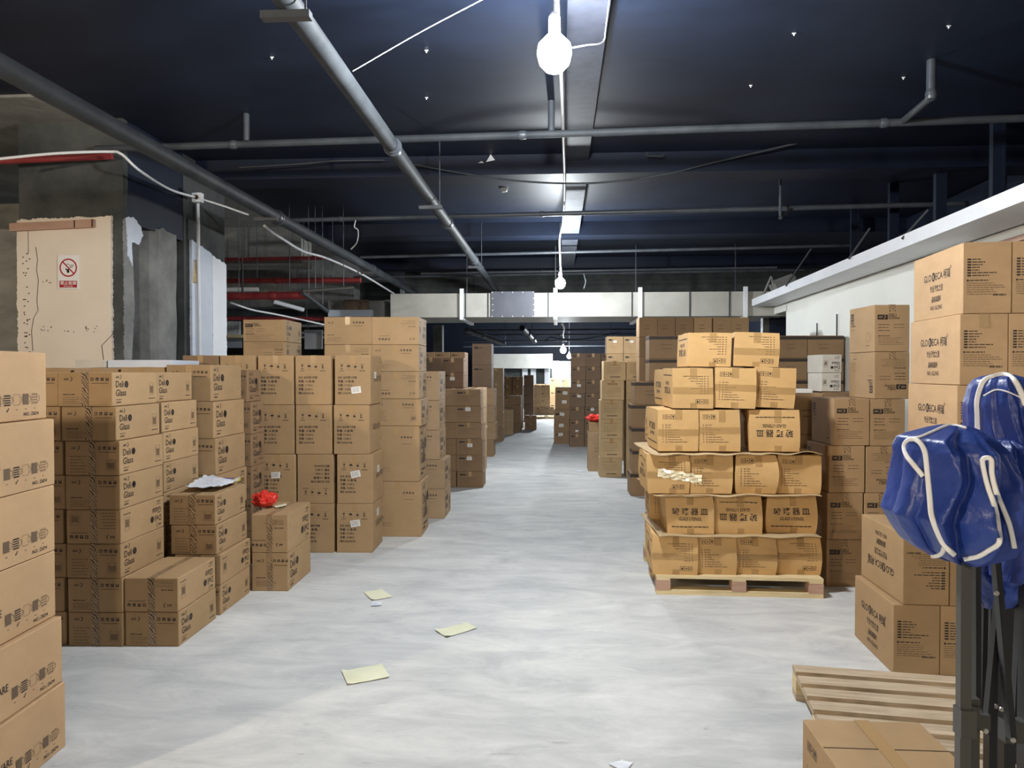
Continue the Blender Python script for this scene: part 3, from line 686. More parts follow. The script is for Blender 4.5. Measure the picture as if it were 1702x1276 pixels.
pipe('drain_pipe', V(775, 548, 16), V(836, 570, 17.6), .06, NAVYPIPE, 'short dark pipe slanting below the duct left of the aisle lamp', [.4], rods=(.25, .8))
pipe('drain_pipe', V(868, 545, 17), V(888, 567, 20), .07, NAVY, 'dark jointed pipe below the grey patch of the duct', [.4, .8], rods=(.25, .8))
pipe('riser_pipe', V(412, 236, 6.76), V(412, 128, 6.76), .028, NAVYPIPE, 'short dark upright pipe above the cross pipe at left', [.95], cat='pipe')
pipe('riser_pipe', V(916, 222, 6.45), V(916, 160, 6.45), .03, NAVYPIPE, 'short dark upright pipe just below the nearest lamp', [.9], cat='pipe')
pipe('riser_pipe', V(1543, 163, 5.6), V(1543, 38, 5.6), .034, NAVYPIPE, 'dark upright drop pipe at upper right', [.02, .97], cat='pipe')
pipe('branch_pipe', V(1543, 165, 5.6), V(1497, 204, 6.1), .028, NAVYPIPE2, 'slanting pipe elbow joining the cross pipe at upper right', cat='pipe')
pipe('riser_pipe', V(1295, 360, 8.6), V(1295, 288, 8.6), .016, NAVYPIPE, 'thin upright drop pipe right of the aisle over the pallet', cat='pipe')
pipe('branch_pipe', V(1295, 363, 8.6), V(1313, 349, 8.9), .022, NAVYPIPE2, 'tiny slanting pipe below the second cross pipe', cat='pipe')
# red pipes and silver duct in the bare bay at left
pipe('fire_pipe', G(0, 6.75, 3.56), G(190, 6.8, 3.62), .03, REDP, 'red pipe along the ceiling above the grey wall at far left', ext=(.3, 0))
pipe('fire_pipe', V(372, 432, 11.7), V(540, 429, 11.5), .03, REDP, 'thin dark red pipe, highest of the red pipes at left', rods=(.25, .8))
pipe('fire_pipe', V(372, 467, 11.4), V(600, 466, 11.2), .042, REDP, 'middle red pipe below the bare concrete beam', [.4], rods=(.25, .8))
pipe('fire_pipe', V(360, 493, 10.4), V(513, 491, 10.3), .055, REDP, 'thickest bright red pipe ending at a slanting branch', [.62], rods=(.25, .8))
pipe('branch_pipe', V(503, 486, 10.1), V(545, 518, 10.6), .03, NAVYPIPE2, 'grey pipe slanting down from the end of the thick red pipe', rods=(.25, .8))
pipe('branch_pipe', V(503, 484, 10.1), V(588, 478, 10.6), .025, STEEL, 'black pipe running right from the end of the thick red pipe', rods=(.25, .8))
pipe('fire_pipe', V(372, 529, 14.2), V(545, 530, 14.2), .04, REDP, 'low faded red pipe just above the stacked cartons', [.2], rods=(.25, .8))
pipe('silver_pipe', V(372, 521, 15), V(640, 523, 15), .09, NAVYPIPE2, 'wide silver grey pipe behind the red pipes', [.5], rods=(.25, .8))
pipe('conduit', V(404, 440, 11.0), V(404, 503, 11.0), .014, NAVYPIPE2, 'short upright rod hanging beside the red pipes', rods=(0,))
# white frame, shelf and far clutter seen through the bay
def slab(name, px0, py0, px1, py1, D, th, m, label, cat, kind=None):
    a, b = V(px0, py0, D), V(px1, py1, D); mb = MB()
    mb.box(((a.x + b.x) / 2, (a.y + b.y) / 2 + th / 2, (a.z + b.z) / 2), (abs(b.x - a.x), th, abs(a.z - b.z)), 0)
    o = mb.build(name, m)
    if kind: struct(o)
    else:
        tag(o, label, cat); m2 = MB(); [m2.tube([Vector((x, a.y + th / 2, max(a.z, b.z))), Vector((x, a.y + th / 2, 4.0))], .006, 6) for x in (a.x * .8 + b.x * .2, a.x * .2 + b.x * .8)]; m2.build('hanger_rod', NAVYPIPE, o)
    return o
slab('trim_30', 545, 500, 640, 560, 14, .5, CONC, '', '', 's')
slab('wall_brick_patch', 572, 498, 612, 516, 13.9, .06, noisy('broken brick', (.12, .08, .06), (.4, .28, .2), 9, .9, 6, .6), '', '', 's')
slab('wall_panel', 545, 515, 620, 526, 13.9, .1, BLUEW, '', '', 's')
slab('trim_31', 640, 498, 660, 700, 14.4, .3, CONC, '', '', 's')
slab('trim_32', 720, 540, 735, 600, 19, .3, CONC, '', '', 's')
slab('hanging_board', 372, 560, 402, 578, 16, .05, BLUEW, 'white panel between the pillar and the high carton pair', 'panel')
slab('hanging_board', 506, 548, 536, 580, 16, .05, WLEDGE, 'white panel behind the gap between carton stacks', 'panel')
for i, y in enumerate((533, 545, 552)): pipe('fluorescent_tube', V(500, y + 8, 16.5), V(545, y + 8, 16.5), .03, WPLASTIC, 'white tube fitting in the far bay, ' + ['upper', 'middle', 'lower'][i], cat='tube', rods=(.2, .8))
slab('wall_far_left', 372, 536, 700, 700, 20, .2, CONC_D, '', '', 's')
for i in range(5):
    mb = MB(); p = V(378 + i * 5, 534, 15.5); q = V(378 + i * 5, 556, 15.5); mb.bar(p, q, .05, .05); tag(mb.build('rack_post', WPLASTIC), f'small pale upright beside the pillar, {["leftmost", "second", "third", "fourth", "rightmost"][i]} of five', 'post', 'pale uprights in the bay')
slab('rack_board', 374, 556, 404, 561, 15.4, .3, WOOD, 'pale board under the row of small uprights', 'board')
slab('white_trunking', 374, 478, 430, 484, 13.5, .05, WLEDGE, 'white trunking behind the red pipes, left piece', 'trunking')
pipe('white_trunking', V(455, 501, 13.2), V(505, 515, 13.6), .04, WLEDGE, 'white slanting trunking behind the cable in the bay', cat='trunking', rods=(.3, .8))
# cables
def cable(name, pts, r, m, label, k=8, n=8, cat='cable'):
    mb = MB(); mb.tube(curve(pts, k), r, n); o = mb.build(name, m); tag(o, label, cat); return o
cz = lambda px, py, z: VZ(px, py, z)
cable('white_cable', [V(0, 266, 6.4), V(95, 257, 6.5), V(182, 254, 6.6), V(205, 258, 6.6), V(235, 285, 6.7), V(285, 316, 7.5), V(331, 330, 8.1)], .013, WPLASTIC, 'white cable sagging from the left edge to the junction box')
cable('white_cable', [V(331, 330, 8.1), V(375, 344, 8.15), V(415, 358, 8.2)], .011, WPLASTIC, 'white cable from the junction box to the thick left pipe')
cable('white_cable', [V(441, 376, 8.3), V(470, 397, 9), V(505, 418, 9.8), V(545, 430, 10.5), V(600, 455, 12), V(655, 488, 14)], .017, WPLASTIC, 'white cable following the underside of the thick left pipe')
cable('white_cable', [V(384, 503, 10), V(420, 515, 10.4), V(457, 522, 10.8), V(500, 531, 11.4), V(545, 541, 12)], .014, WPLASTIC, 'white cable sagging across the bay below the red pipes')
mb = MB(); p = V(331, 330, 8.06); mb.box(p, (.1, .07, .1)); jb = mb.build('junction_box', WPLASTIC); tag(jb, 'small cream junction box at the top of the vertical conduit', 'junction box')
mb = MB(); mb.tube([p + Vector((.0, -.036, 0)), p + Vector((.0, -.04, 0))], .026, 14); mb.build('cover', SEAM, jb)
pipe('conduit', V(331, 334, 8.12), G(333, 8.12, .01), .018, WPLASTIC, 'white vertical conduit in front of the white wall board')
CW = [cz(924, -30, 3.74), cz(926, 30, 3.74), V(932, 125, 5.2), V(936, 238, 6.75), V(938, 313, 8.4), V(935, 372, 10.1), V(930, 400, 10.9), V(932, 455, 11.2)]
cable('white_conduit', CW, .014, WPLASTIC, 'white conduit following the aisle from the nearest lamp to the second')
cable('thin_wire', [V(947, 84, 4.2), V(975, 79, 4.2), V(1001, 74, 4.25), V(1006, 50, 4.3), V(1012, 0, 4.4)], .0035, WPLASTIC, 'thin white wire going right from the nearest lamp')
cable('thin_wire', [V(588, 122, 4.6), V(700, 58, 4.6), V(815, -2, 4.5)], .0035, WPLASTIC, 'thin wire between the middle pipe and the top edge')
cable('black_cable', [V(690, 275, 8), V(760, 288, 8), V(850, 301, 8), V(935, 306, 8), V(1010, 304, 8), V(1100, 292, 7.9), V(1200, 268, 7.8), V(1362, 231, 7.6)], .011, NAVYPIPE2, 'dark cable sagging across the aisle behind the conduit')
cable('black_cable', [V(400, 280, 8), V(500, 274, 8), V(560, 269, 8), V(640, 268, 8)], .007, NAVYPIPE, 'thin dark cable at left of the middle pipe')
cable('thin_wire', [V(592, 367, 9.5), V(590, 378, 9.5), V(596, 384, 9.5), V(594, 403, 9.5), V(584, 415, 9.5)], .008, WPLASTIC, 'dangling white wire end under the second cross pipe')
cable('thin_wire', [V(905, 568, 18), V(915, 560, 18), V(930, 563, 18), V(970, 563, 18), V(1030, 552, 18)], .012, NAVYPIPE2, 'thin wire sagging below the duct over the aisle')
cable('thin_wire', [V(933, 538, 14), V(938, 545, 14), V(936, 556, 14), V(937, 562, 14)], .014, WPLASTIC, 'short white wire hanging under the duct')
cable('thin_wire', [V(970, 455, 12), V(973, 470, 12), V(970, 480, 12), V(974, 465, 12)], .006, NAVYPIPE2, 'small wire loop right of the second lamp')
# ceiling odds and ends
for i, (px, py, wh) in enumerate(((455, 101, 'left of the slanting middle pipe'), (710, 90, 'above the blue reach left of the lamp'), (710, 167, 'between middle pipe and first cross pipe'), (1316, 62, 'upper right, alone on dark ceiling'), (1245, 147, 'right of the lamp above the cross pipe'), (1497, 134, 'left of the right drop pipe'), (1571, 50, 'right of the right drop pipe'), (632, 289, 'left of the middle pipe below the cross pipe'))):
    p = VZ(px, py, 3.985); mb = MB(); mb.box((0, 0, -.004), (.026, .007, .006)); mb.box((.0, 0, -.012), (.008, .008, .018)); o = mb.build('ceiling_clip', WPLASTIC); o.location = (p.x, p.y, 3.998)
    tag(o, 'tiny white ceiling clip, ' + wh, 'clip', 'white clips on the ceiling')
p = VZ(838, 318, 3.97); mb = MB(); mb.lathe((0, 0, 0), [(.0, -.045), (.035, -.043), (.05, -.02), (.055, 0)], 20); mb.lathe((0, 0, 0), [(.03, -.05), (.034, -.05), (.034, -.044), (.03, -.044)], 20)
o = mb.build('smoke_detector', WPLASTIC); o.location = (p.x, p.y, 4.0); tag(o, 'round white smoke detector on the ceiling left of the conduit', 'smoke detector')
mb = MB(); p = V(808, 271, 8.0); mb.poly([p, p + Vector((.1, .0, .02)), p + Vector((.05, .02, .09))]); mb.poly([p + Vector((-.09, 0, -.01)), p + Vector((-.02, 0, -.01)), p + Vector((-.05, .02, .02))]); mb.poly([p, p + Vector((.05, .02, .09)), p + Vector((.02, .05, .03))])
tag(mb.build('torn_paper', WPLASTIC), 'torn white scrap stuck to the beam left of the conduit', 'scrap')
mb = MB(); mb.bar(V(1074, 261, 7.8), V(1101, 262, 7.8), .015, .015); mb.bar(V(1074, 262, 7.8), V(1074, 255, 7.8), .012, .012); mb.bar(V(1101, 262, 7.8), V(1101, 258, 7.8), .012, .012)
tag(mb.build('wire_bracket', NAVYPIPE2), 'small pale metal bracket hanging from the beam right of the strip', 'bracket')
# lamps
GLOW = mat('glowing bulb', (1, 1, 1), .4); b_ = GLOW.node_tree.nodes['Principled BSDF']
b_.inputs['Emission Color'].default_value = (.93, .97, 1, 1); b_.inputs['Emission Strength'].default_value = LAMP_NEAR
GLOWF = mat('glowing far bulb', (1, 1, 1), .4, emis=(.88, .95, 1), estr=LAMP_FAR)
GLOW2 = mat('glowing second bulb', (1, 1, 1), .4, emis=(.9, .96, 1), estr=LAMP_SECOND)
GLOWB = mat('glowing warm bulb', (1, 1, 1), .4, emis=(1, .84, .64), estr=LAMP_BEHIND)
def lamp(p, r, m, label, cord_to=None):
    e = empty('ceiling_lamp', p); tag(e, label, 'lamp', 'bare bulbs along the aisle')
    mb = MB(); mb.lathe((0, 0, 0), [(.001, -r * 1.05), (r * .5, -r * .98), (r * .85, -r * .6), (r, 0), (r * .92, r * .5), (r * .5, r * .95), (r * .3, r * 1.15)], 24); mb.build('bulb', m, e)
    mb = MB(); mb.lathe((0, 0, 0), [(r * .3, r * 1.12), (r * .34, r * 1.2), (r * .34, r * 2.1), (r * .25, r * 2.3), (.001, r * 2.32)], 16); mb.build('socket', WPLASTIC, e)
    if cord_to is not None:
        mb = MB(); mb.tube([Vector((0, 0, r * 2.3)), Vector(cord_to) - p], .005, 8); mb.build('cord', WPLASTIC, e)
    return e
pl = V(921, 93, 4.2); lamp(pl, .1, GLOW, 'nearest glaring bulb hanging at the top of the photo', (pl.x, pl.y, 3.78))
pl = V(931, 471, 11.2); lamp(pl, .08, GLOW2, 'second bulb, above the duct in the middle of the aisle', (pl.x, pl.y, 3.9))
pl = V(936, 582, 25); lamp(pl, .1, GLOWF, 'third bulb, below the duct at the far end of the aisle', (pl.x, pl.y, 4.0))
pl = V(946, 592, 29.5); lamp(pl, .09, GLOWF, 'farthest bulb, just right of and below the third', (pl.x, pl.y, 4.0))
lamp(Vector((-4.9, -1.3, 2.95)), .1, GLOWB, 'bulb behind the camera on the left', (-4.9, -1.3, 4.0))
lamp(Vector((.4, -3.6, 3.2)), .065, GLOWB, 'bulb behind the camera over the aisle', (.4, -3.6, 4.0))
# duct
du = empty('air_duct', (0, 13, 2.59)); tag(du, 'long off-white rectangular air duct crossing above the aisle', 'duct')
XL, XQ = -3.05, 4.0
mb = MB(); mb.box(((XL + XQ) / 2, .75, .215), (XQ - XL, 1.5, .43)); mb.build('casing', DUCT, du)
for px in (767, 923, 1062, 1232):
    x = G(px, 13).x; mb = MB(); mb.box((x, -.03, .23), (.07, .05, .56)); mb.box((x, .7, -.03), (.07, 1.5, .04)); mb.box((x, 1.52, .23), (.07, .05, .56)); mb.box((x, .7, .47), (.05, .05, .04)); mb.build('support_strap', WPLASTIC, du); mb = MB(); mb.box((x, .72, .93), (.015, .015, .92)); mb.build('hanger_rod', NAVYPIPE, du)
for px in (773, 811, 911, 1049, 1143, 1207):
    x = G(px, 13).x; mb = MB(); mb.box((x, -.006, .215), (.02, .02, .45)); mb.build('seam', NAVYPIPE2, du)
x0, x1 = G(816, 13).x, G(888, 13).x; mb = MB(); mb.box(((x0 + x1) / 2, -.02, .225), (x1 - x0, .02, .46)); pt = mb.build('patch_panel', DUCTP, du)
mb = MB()
for i in range(5):
    for z in (.01, .44): mb.box((x0 + .02 + i * (x1 - x0 - .04) / 4, -.035, z), (.014, .01, .014))
for z in (.12, .22, .33): mb.box((x1 - .012, -.035, z), (.014, .01, .014)); mb.box((x0 + .03, -.035, z), (.014, .01, .014))
mb.build('rivet', WPLASTIC, pt, )
# far end of the aisle
slab('trim_40', 818, 588, 918, 612, 30, .5, DUCT, '', '', 's'); slab('trim_41', 820, 612, 834, 660, 30.2, .3, WPAINT, '', '', 's'); slab('wall_far_end', 834, 612, 918, 690, 31.5, .2, CONC_D, '', '', 's')
for i, px in enumerate((868, 882, 905)): slab('window_' + str(i + 1), px, 613, px + 9, 640, 31.2, .1, WLEDGE, '', '', 's')
slab('trim_42', 918, 600, 929, 700, 30, .4, WPAINT, '', '', 's'); slab('wall_back_white', 929, 600, 952, 700, 32, .2, WPAINT, '', '', 's')
slab('window_4', 930, 609, 950, 624, 31.9, .05, mat('lit window', (.3, .45, .5), .3, emis=(.45, .7, .8), estr=.8), '', '', 's')
# ------------------------------------------------------------------ carton stacks, left of the aisle
LG = 'cartons on the left side'
stack(-72, 2.47, 'R', .42, .6, [.2807] * 6, 4.7, PEACH, {'r': ('mg', 0, 0)}, None, 'big smooth carton', 'of the stack cut by the left edge', 'mug cartons at the left edge', dx=[0, -.012, -.036, -.038, -.034, -.066], jit=.6)
for k in (1, 2): stack(-72 - k * 214, 2.47, 'R', .42, .6, [.2807] * 6, 4.7, PEACH, {}, None, 'big smooth carton', 'of ' + ['', 'first', 'second'][k] + ' column left of edge stack', 'mug cartons at the left edge')
look = 'kraft glassware carton'
stack(106, 4.2, 'R', .327, .5, [.2] * 8, 2, KRAFT, DS, 'hatch', look, 'in column half hidden by left edge stack', 'left glassware cartons', dx=[0, -.01, 0, -.01, 0, -.01, -.02, -.03], var=[1, 0, 1, 0])
stack(201, 4.18, 'R', .327, .49, [.2] * 8, 2, KRAFT, DS, 'hatch', look, 'in column with the corner left of the low pair', 'left glassware cartons', dx=[0, -.003, -.007, -.007, -.01, -.01, -.03, -.048], flips=(3,), var=[1, 0, 1, 1, 0, 1, 0, 0])
stack(295, 4.18, 'R', .322, .49, [.202, .2], 2, KRAFT, DS, 'hatch', 'kraft carton of the low front pair', 'beside the empty floor', 'left glassware cartons', flips=(1,), dx=[0, -.004])
stack(364, 4.72, 'R', .31, .5, [.2, .2, .195, .2], 2, KRAFT, DS, 'hatch', look, 'in four-high column carrying the papers', 'left glassware cartons', flips=(1,), var=[0, 1, 1, 1], dx=[0, .004, -.02, -.03])
stack(271, 4.76, 'R', .327, .5, [.4] + [.2] * 6, 2, KRAFT, DS, 'short', look, 'in second-row column behind the corner column', 'left glassware cartons', dx=[0, 0, 0, .0, .0, -.01, -.045])
stack(353, 5.36, 'R', .34, .56, [.276] * 6, 2, KRAFT, {'f': ('df', 0, 0), 'r': ('ds', 2, 0)}, 'short', 'larger kraft carton', 'in column rising behind the papers', 'left glassware cartons', dx=[0, 0, .03, .02, .01, -.01], flips=(2,))
stack(275, 5.38, 'R', .34, .5, [.546, .546, .273, .273], 2, KRAFT, {'f': ('df', 0, 0)}, 'short', 'larger kraft carton', 'in third-row column left of the papers', 'left glassware cartons')
stack(196, 5.4, 'R', .34, .5, [.544, .544, .272, .272], 2, TAN, {'f': ('df', 0, 0)}, 'short', 'larger tan carton', 'in third-row column under the white flat cartons', 'left glassware cartons')
stack(117, 5.42, 'R', .34, .5, [.544, .544, .272, .272], 2, KRAFT, {'f': ('df', 0, 0)}, 'short', 'larger kraft carton', 'in third-row column nearest the left edge', 'left glassware cartons')
stack(417, 6.0, 'R', .3, .3, [.27] * 6, 2, BROWN, {'f': ('df', 1, 0), 'r': ('ds', 0, 0)}, None, 'brown carton', 'in narrow column before the fragile-mark stack', 'left glassware cartons', dx=[0, 0, 0, 0, 0, -.03])
stack(477, 5.24, 'R', .27, .53, [.282, .28], 1.5, KRAFT, {'f': ('df', 0, 0), 'r': ('ds', 2, 0)}, 'hatch', 'kraft carton of the pair', 'under the red plastic bag', 'left glassware cartons', flips=(1,))
for k, (px, w, wh) in enumerate(((618, .322, 'in rightmost column with fragile marks'), (553.5, .322, 'in middle column with fragile marks'), (490.5, .318, 'in third-from-right column with fragile marks'), (427.5, .318, 'in half hidden leftmost column with fragile marks'), (365, .32, 'in tall column behind the third row, by the pillar'))):
    stk = {0: [('f', .02, .1, .085, .15), ('r', .0, .25, .09, .1)], 1: [('f', .02, .1, .085, .2), ('r', 0, .15, .09, .0)], 3: [('f', .1, -.2, .085, .12), ('r', -.1, .1, .085, 0)]} if k == 0 else ({1: [('f', -.05, .08, .08, .05)]} if k == 2 else {})
    stack(px, 6.36, 'R', w, .44, [.437] * 4, 1.6, KRAFT if k < 4 else BROWN, PM if k < 4 else {'f': ('df', 0, 0)}, 'short', 'tall kraft carton', wh, 'tall cartons with fragile marks', flips=(1,) if k == 1 else (), stickers=stk, dx=[0, .005, -.02, -.01] if k == 0 else [0, 0, -.015, -.015], jit=.8)
stack(475, 7.2, 'R', .43, .5, [.84, .84, .222, .222], 2, KRAFT, {'f': ('dg', 0, 0), 'r': ('ds', 0, 0)}, None, 'kraft carton', 'of the high stack behind the fragile-mark cartons', 'high cartons at left', flips=(2,))
stack(700, 6.98, 'R', .465, .46, [.537, .54, .262, .265, .26, .27], 1.5, KRAFT, {'f': ('df', 0, 0), 'r': ('ds', 2, 0)}, 'short', 'kraft carton', 'of the tall stack right of the fragile-mark cartons', 'tall stack of wide cartons', dx=[0, -.02, .0, -.02, -.02, -.02], flips=(3, 5), var=[0, 0, 1, 0, 0, 0])
stack(618, 6.98, 'R', .465, .46, [.8, .804, .26, .27], 1.5, KRAFT, {'f': ('df', 0, 0)}, 'short', 'kraft carton', 'of the tall stack behind the fragile-mark cartons', 'tall stack of wide cartons', flips=(2,))
stack(739, 7.85, 'R', .5, .5, [.322] * 5, 1, TAN, {'f': ('df', 0, 0), 'r': ('ds', 0, 0)}, 'short', 'tan carton', 'of five-high stack past the tallest left stack', 'left stacks farther along the aisle', dx=[0, 0, -.055, -.06, -.06])
stack(803, 9.95, 'R', .366, .4, [.2265] * 6, .5, BROWN, FA, 'short', 'brown carton', 'of six-high column jutting into the aisle', 'brown small cartons', dx=[0, -.01, -.01, -.02, -.03, -.035], stickers={1: [('f', 0, .3, .07, 0)], 2: [('f', .02, .1, .07, 0)], 4: [('f', 0, .3, .07, 0)]})
stack(758, 9.97, 'R', .33, .4, [.2265] * 6, .5, BROWN, FA, None, 'brown carton', 'of six-high column left of the jutting column', 'brown small cartons')
stack(773, 11.0, 'R', .35, .45, [.9, .23, .23, .23, .228], 0, DARK, FA, 'short', 'dark carton', 'of high column behind the jutting column', 'dark high cartons', stickers={3: [('f', 0, .1, .07, 0)]}, dx=[0, 0, 0, -.02, -.02])
stack(735, 11.0, 'R', .35, .45, [.9, .23, .23, .23, .228], 0, DARK, FA, 'short', 'dark carton', 'of high column just right of the tan stack', 'dark high cartons')
for i, px in enumerate((773, 748, 723)): stack(px, 11.6, 'R', .235, .4, [.84, .84, .24], 0, BROWN, FA, None, 'brown carton', 'of highest rear stack, ' + ['right', 'middle', 'left'][i] + ' column', 'highest rear cartons at left')
stack(799, 10.7, 'R', .3, .55, [.27] * 5, 0, TAN, FA, 'short', 'tan carton', 'of column behind the jutting column', 'left stacks farther along the aisle', var=[2])
stack(804, 11.5, 'R', .3, .5, [.27] * 5, 0, TAN, FA, 'short', 'tan carton', 'of farther column behind the jutting column', 'left stacks farther along the aisle', var=[3])
stack(824, 13.6, 'R', .38, .45, [.323] * 4, 0, BROWN, FA, 'short', 'brown carton', 'of four-high stack with a white slip on its corner', 'left stacks farther along the aisle', stickers={1: [('f', -.1, .3, .12, .2)]}, dx=[-.04, 0, -.02, -.02])
stack(817, 14.7, 'R', .4, .5, [.436] * 5, 0, DARK, FA, None, 'dark reddish carton', 'of tallest far column at left', 'tall dark column')
stack(836, 16.6, 'R', .32, .4, [.338] * 5, 0, BROWN, FA, 'short', 'brown carton', 'of column beside the tallest far column', 'far cartons at left')
stack(853, 18.3, 'R', .42, .45, [.33, .32], 0, TAN, FA, 'full', 'taped tan carton', 'of the low far pair at left', 'far cartons at left')
stack(866, 19.2, 'R', .5, .5, [.235, .24, .24, .25], 0, BROWN, FA, None, 'brown carton', 'of four-high far stack behind the low taped pair', 'far cartons at left')
stack(851, 20.6, 'R', .26, .4, [.245] * 6, 0, BROWN, FA, 'short', 'brown carton', 'of far six-high column, left one', 'far cartons at left')
stack(869, 20.6, 'R', .3, .4, [.245] * 6, 0, BROWN, FA, 'short', 'brown carton', 'of far six-high column, right one', 'far cartons at left')
stack(887, 23.4, 'R', .32, .4, [.3] * 5, 0, DARK, FA, None, 'dark carton', 'of dark five-high far column', 'far cartons at left')
stack(891.5, 19.9, 'R', .32, .3, [.2, .2], 0, BROWN, FA, 'short', 'small brown carton', 'of two alone on the far floor', 'far cartons at left')
# far pallet stack across the end of the aisle
def pallet(name, loc, rz, w, d, nb, pitch, bw, m, label, blocks=3, mb2=None):
    e = empty(name, loc, rz); tag(e, label, 'pallet', 'wooden pallets'); r = random.Random(nb)
    ys = [bw / 2 + i * (d - bw) / (nb - 1) for i in range(nb)]
    for y in ys: mb = MB(); mb.box((w / 2, y, .129), (w, bw, .022)); mb.build('deck_board', m, e)
    for x in ([.05, w / 2, w - .05] if blocks else []):
        for y in (.05, d / 2, d - .05): mb = MB(); mb.box((x, y, .0695), (.1, .1, .055 if 0 else .071)); mb.build('block', mb2 or WOOD, e)
    for x in (.05, w / 2, w - .05): mb = MB(); mb.box((x, d / 2, .111), (.095, d, .014)); mb.build('stringer_board', m, e)
    for y in (.05, d / 2, d - .05): mb = MB(); mb.box((w / 2, y, .017), (w, .095, .034)); mb.build('bottom_board', m, e)
    return e
p = G(884, 24.6); pallet('wooden_pallet', (p.x - .1, p.y, 0), 0, 1.15, .9, 5, .2, .1, WOOD, 'far wooden pallet across the end of the aisle')
for i, px in enumerate((876.5, 891, 906)): stack(px, 24.62, 'L', .3, .4, [.27], 0, BROWN, FA, 'short', 'far brown carton', 'on the far pallet, ' + ['left', 'middle', 'right'][i] + ' of bottom three', 'cartons on the far pallet', z0=.141)
for i, px in enumerate((883.5, 899)): stack(px, 24.64, 'L', .31, .4, [.25, .25, .25], 0, KRAFT, FB, 'short', 'far kraft carton', 'of ' + ['left', 'right'][i] + ' column on the far pallet', 'cartons on the far pallet', z0=.412)
for i, (px, D, hs) in enumerate(((890, 27, [.4, .45, .3]), (914, 26.4, [.46, .46, .46]), (933, 27, [.46, .46, .42]))): stack(px, D, 'L', [.42, .4, .3][i], .4, hs, 0, [BROWN, KRAFT, TAN][i], FB, None, 'distant carton', 'of stack behind the far pallet, ' + ['left', 'middle', 'right'][i], 'cartons behind the far pallet')
# ------------------------------------------------------------------ right of the aisle
stack(920.5, 16.1, 'L', .37, .5, [.26, .5, .5], 0, BROWN, FB, None, 'brown carton with slips', 'of column nearest the far aisle end, right side', 'labelled brown cartons', dx=[0, .0, .03], stickers={0: [('f', -.1, .3, .1, .1)], 1: [('f', 0, .3, .1, -.2), ('f', -.05, -.2, .1, .1)], 2: [('f', .1, .25, .1, -.1), ('f', .05, -.15, .1, 0)]})
for i, px in enumerate((946.5, 971.5, 996.5)):
    stack(px, 15.4, 'L', .315, .4, [.2855] * 7, 0, DARK, FB, 'short', 'dark brown carton', 'of seven-high far row, ' + ['left', 'middle', 'right'][i] + ' column', 'seven-high far cartons', dx=[0, .0, .01, .02, .03, .03, .03], stickers={1: [('f', 0, -.3, .06, 0)], 4: [('f', .05, .1, .08, 0)], 3: [('f', .1, .3, .07, 0)]} if i != 1 else {2: [('f', 0, .3, .07, 0)]})
stack(978, 11.6, 'L', .34, .36, [.63], 1, TAN, {'f': ('db', 0, 0)}, None, 'upright tan carton', 'on the floor carrying the red bag', 'light cartons at right')
stack(979, 11.62, 'L', .24, .3, [.16], 1, KRAFT, {}, None, 'small open carton', 'under the red bag at right', 'light cartons at right', z0=.631)
stack(998, 10.95, 'L', .34, .36, [.2945] * 6, 1, PALE, {'f': ('go', 0, 0)}, 'short', 'pale carton', 'of bright column right of the aisle', 'light cartons at right', dx=[-.01, 0, 0, .0, .02, .045], flips=(4,), crush=0)
stack(1041, 10.95, 'L', .34, .36, [.589, .589, .2945, .2945], 1, PALE, {'f': ('go', 0, 0)}, 'short', 'pale carton', 'of second bright column, behind the banded cartons', 'light cartons at right', flips=(2,))
for i, px in enumerate((1008, 1036)): stack(px, 13.0, 'L', .3, .4, [.81, .81, .31, .31], 0, KRAFT, FB, 'short', 'kraft carton', 'of high rear stack, ' + ['left', 'right'][i] + ' column over the bright cartons', 'high rear cartons at right', stickers={3: [('f', 0, .2, .06, 0)]})
for k, (px, w, n) in enumerate(((1048, .5, 5), (1114.5, .5, 2), (1181, .5, 2), (1247.5, .33, 2))):
    stack(px, 9.3, 'L', w, .42, [.295] * n if n == 5 else [.7375] * n, 0, BROWN, {'f': ('db', 0, 0)}, 'strap', 'banded brown carton', 'of lower banded row, ' + ['left', 'second', 'third', 'right'][k] + ' column', 'brown cartons with dark bands', dx=[0, .03, .02, .01, .05] if k == 0 else None, jit=.3)
for k, px in enumerate((1079, 1145.5, 1212)):
    stack(px, 9.3, 'L', .5 if k < 2 else .56, .42, [.295, .3], 0, BROWN, {'f': ('db', 0, 0)}, 'strap', 'banded brown carton', 'of upper banded row, ' + ['left', 'middle', 'right'][k] + ' column', 'brown cartons with dark bands', z0=1.476, jit=.3)
for k, (px, w) in enumerate(((1292, .375), (1341.5, .46))):
    stack(px, 9.3, 'L', w, .42, [.75, .75, .285, .285], 0, BROWN, {'f': ('db', 0, 0)}, 'strap', 'banded brown carton', 'of banded stack behind the white cartons, ' + ['left', 'right'][k] + ' column', 'brown cartons with dark bands', jit=.3)
for k, px in enumerate((1062, 1091.5, 1122, 1153, 1184.5, 1214)):
    stack(px, 10.5, 'L', .262, .4, [.91, .91, .29, .285], 0, BROWN if k < 3 else KRAFT, {'f': ('db', 0, 0)}, None, 'brown carton', 'of highest row below the duct, ' + ['leftmost', 'second', 'third', 'fourth', 'fifth', 'rightmost'][k] + ' column', 'highest row below the duct')
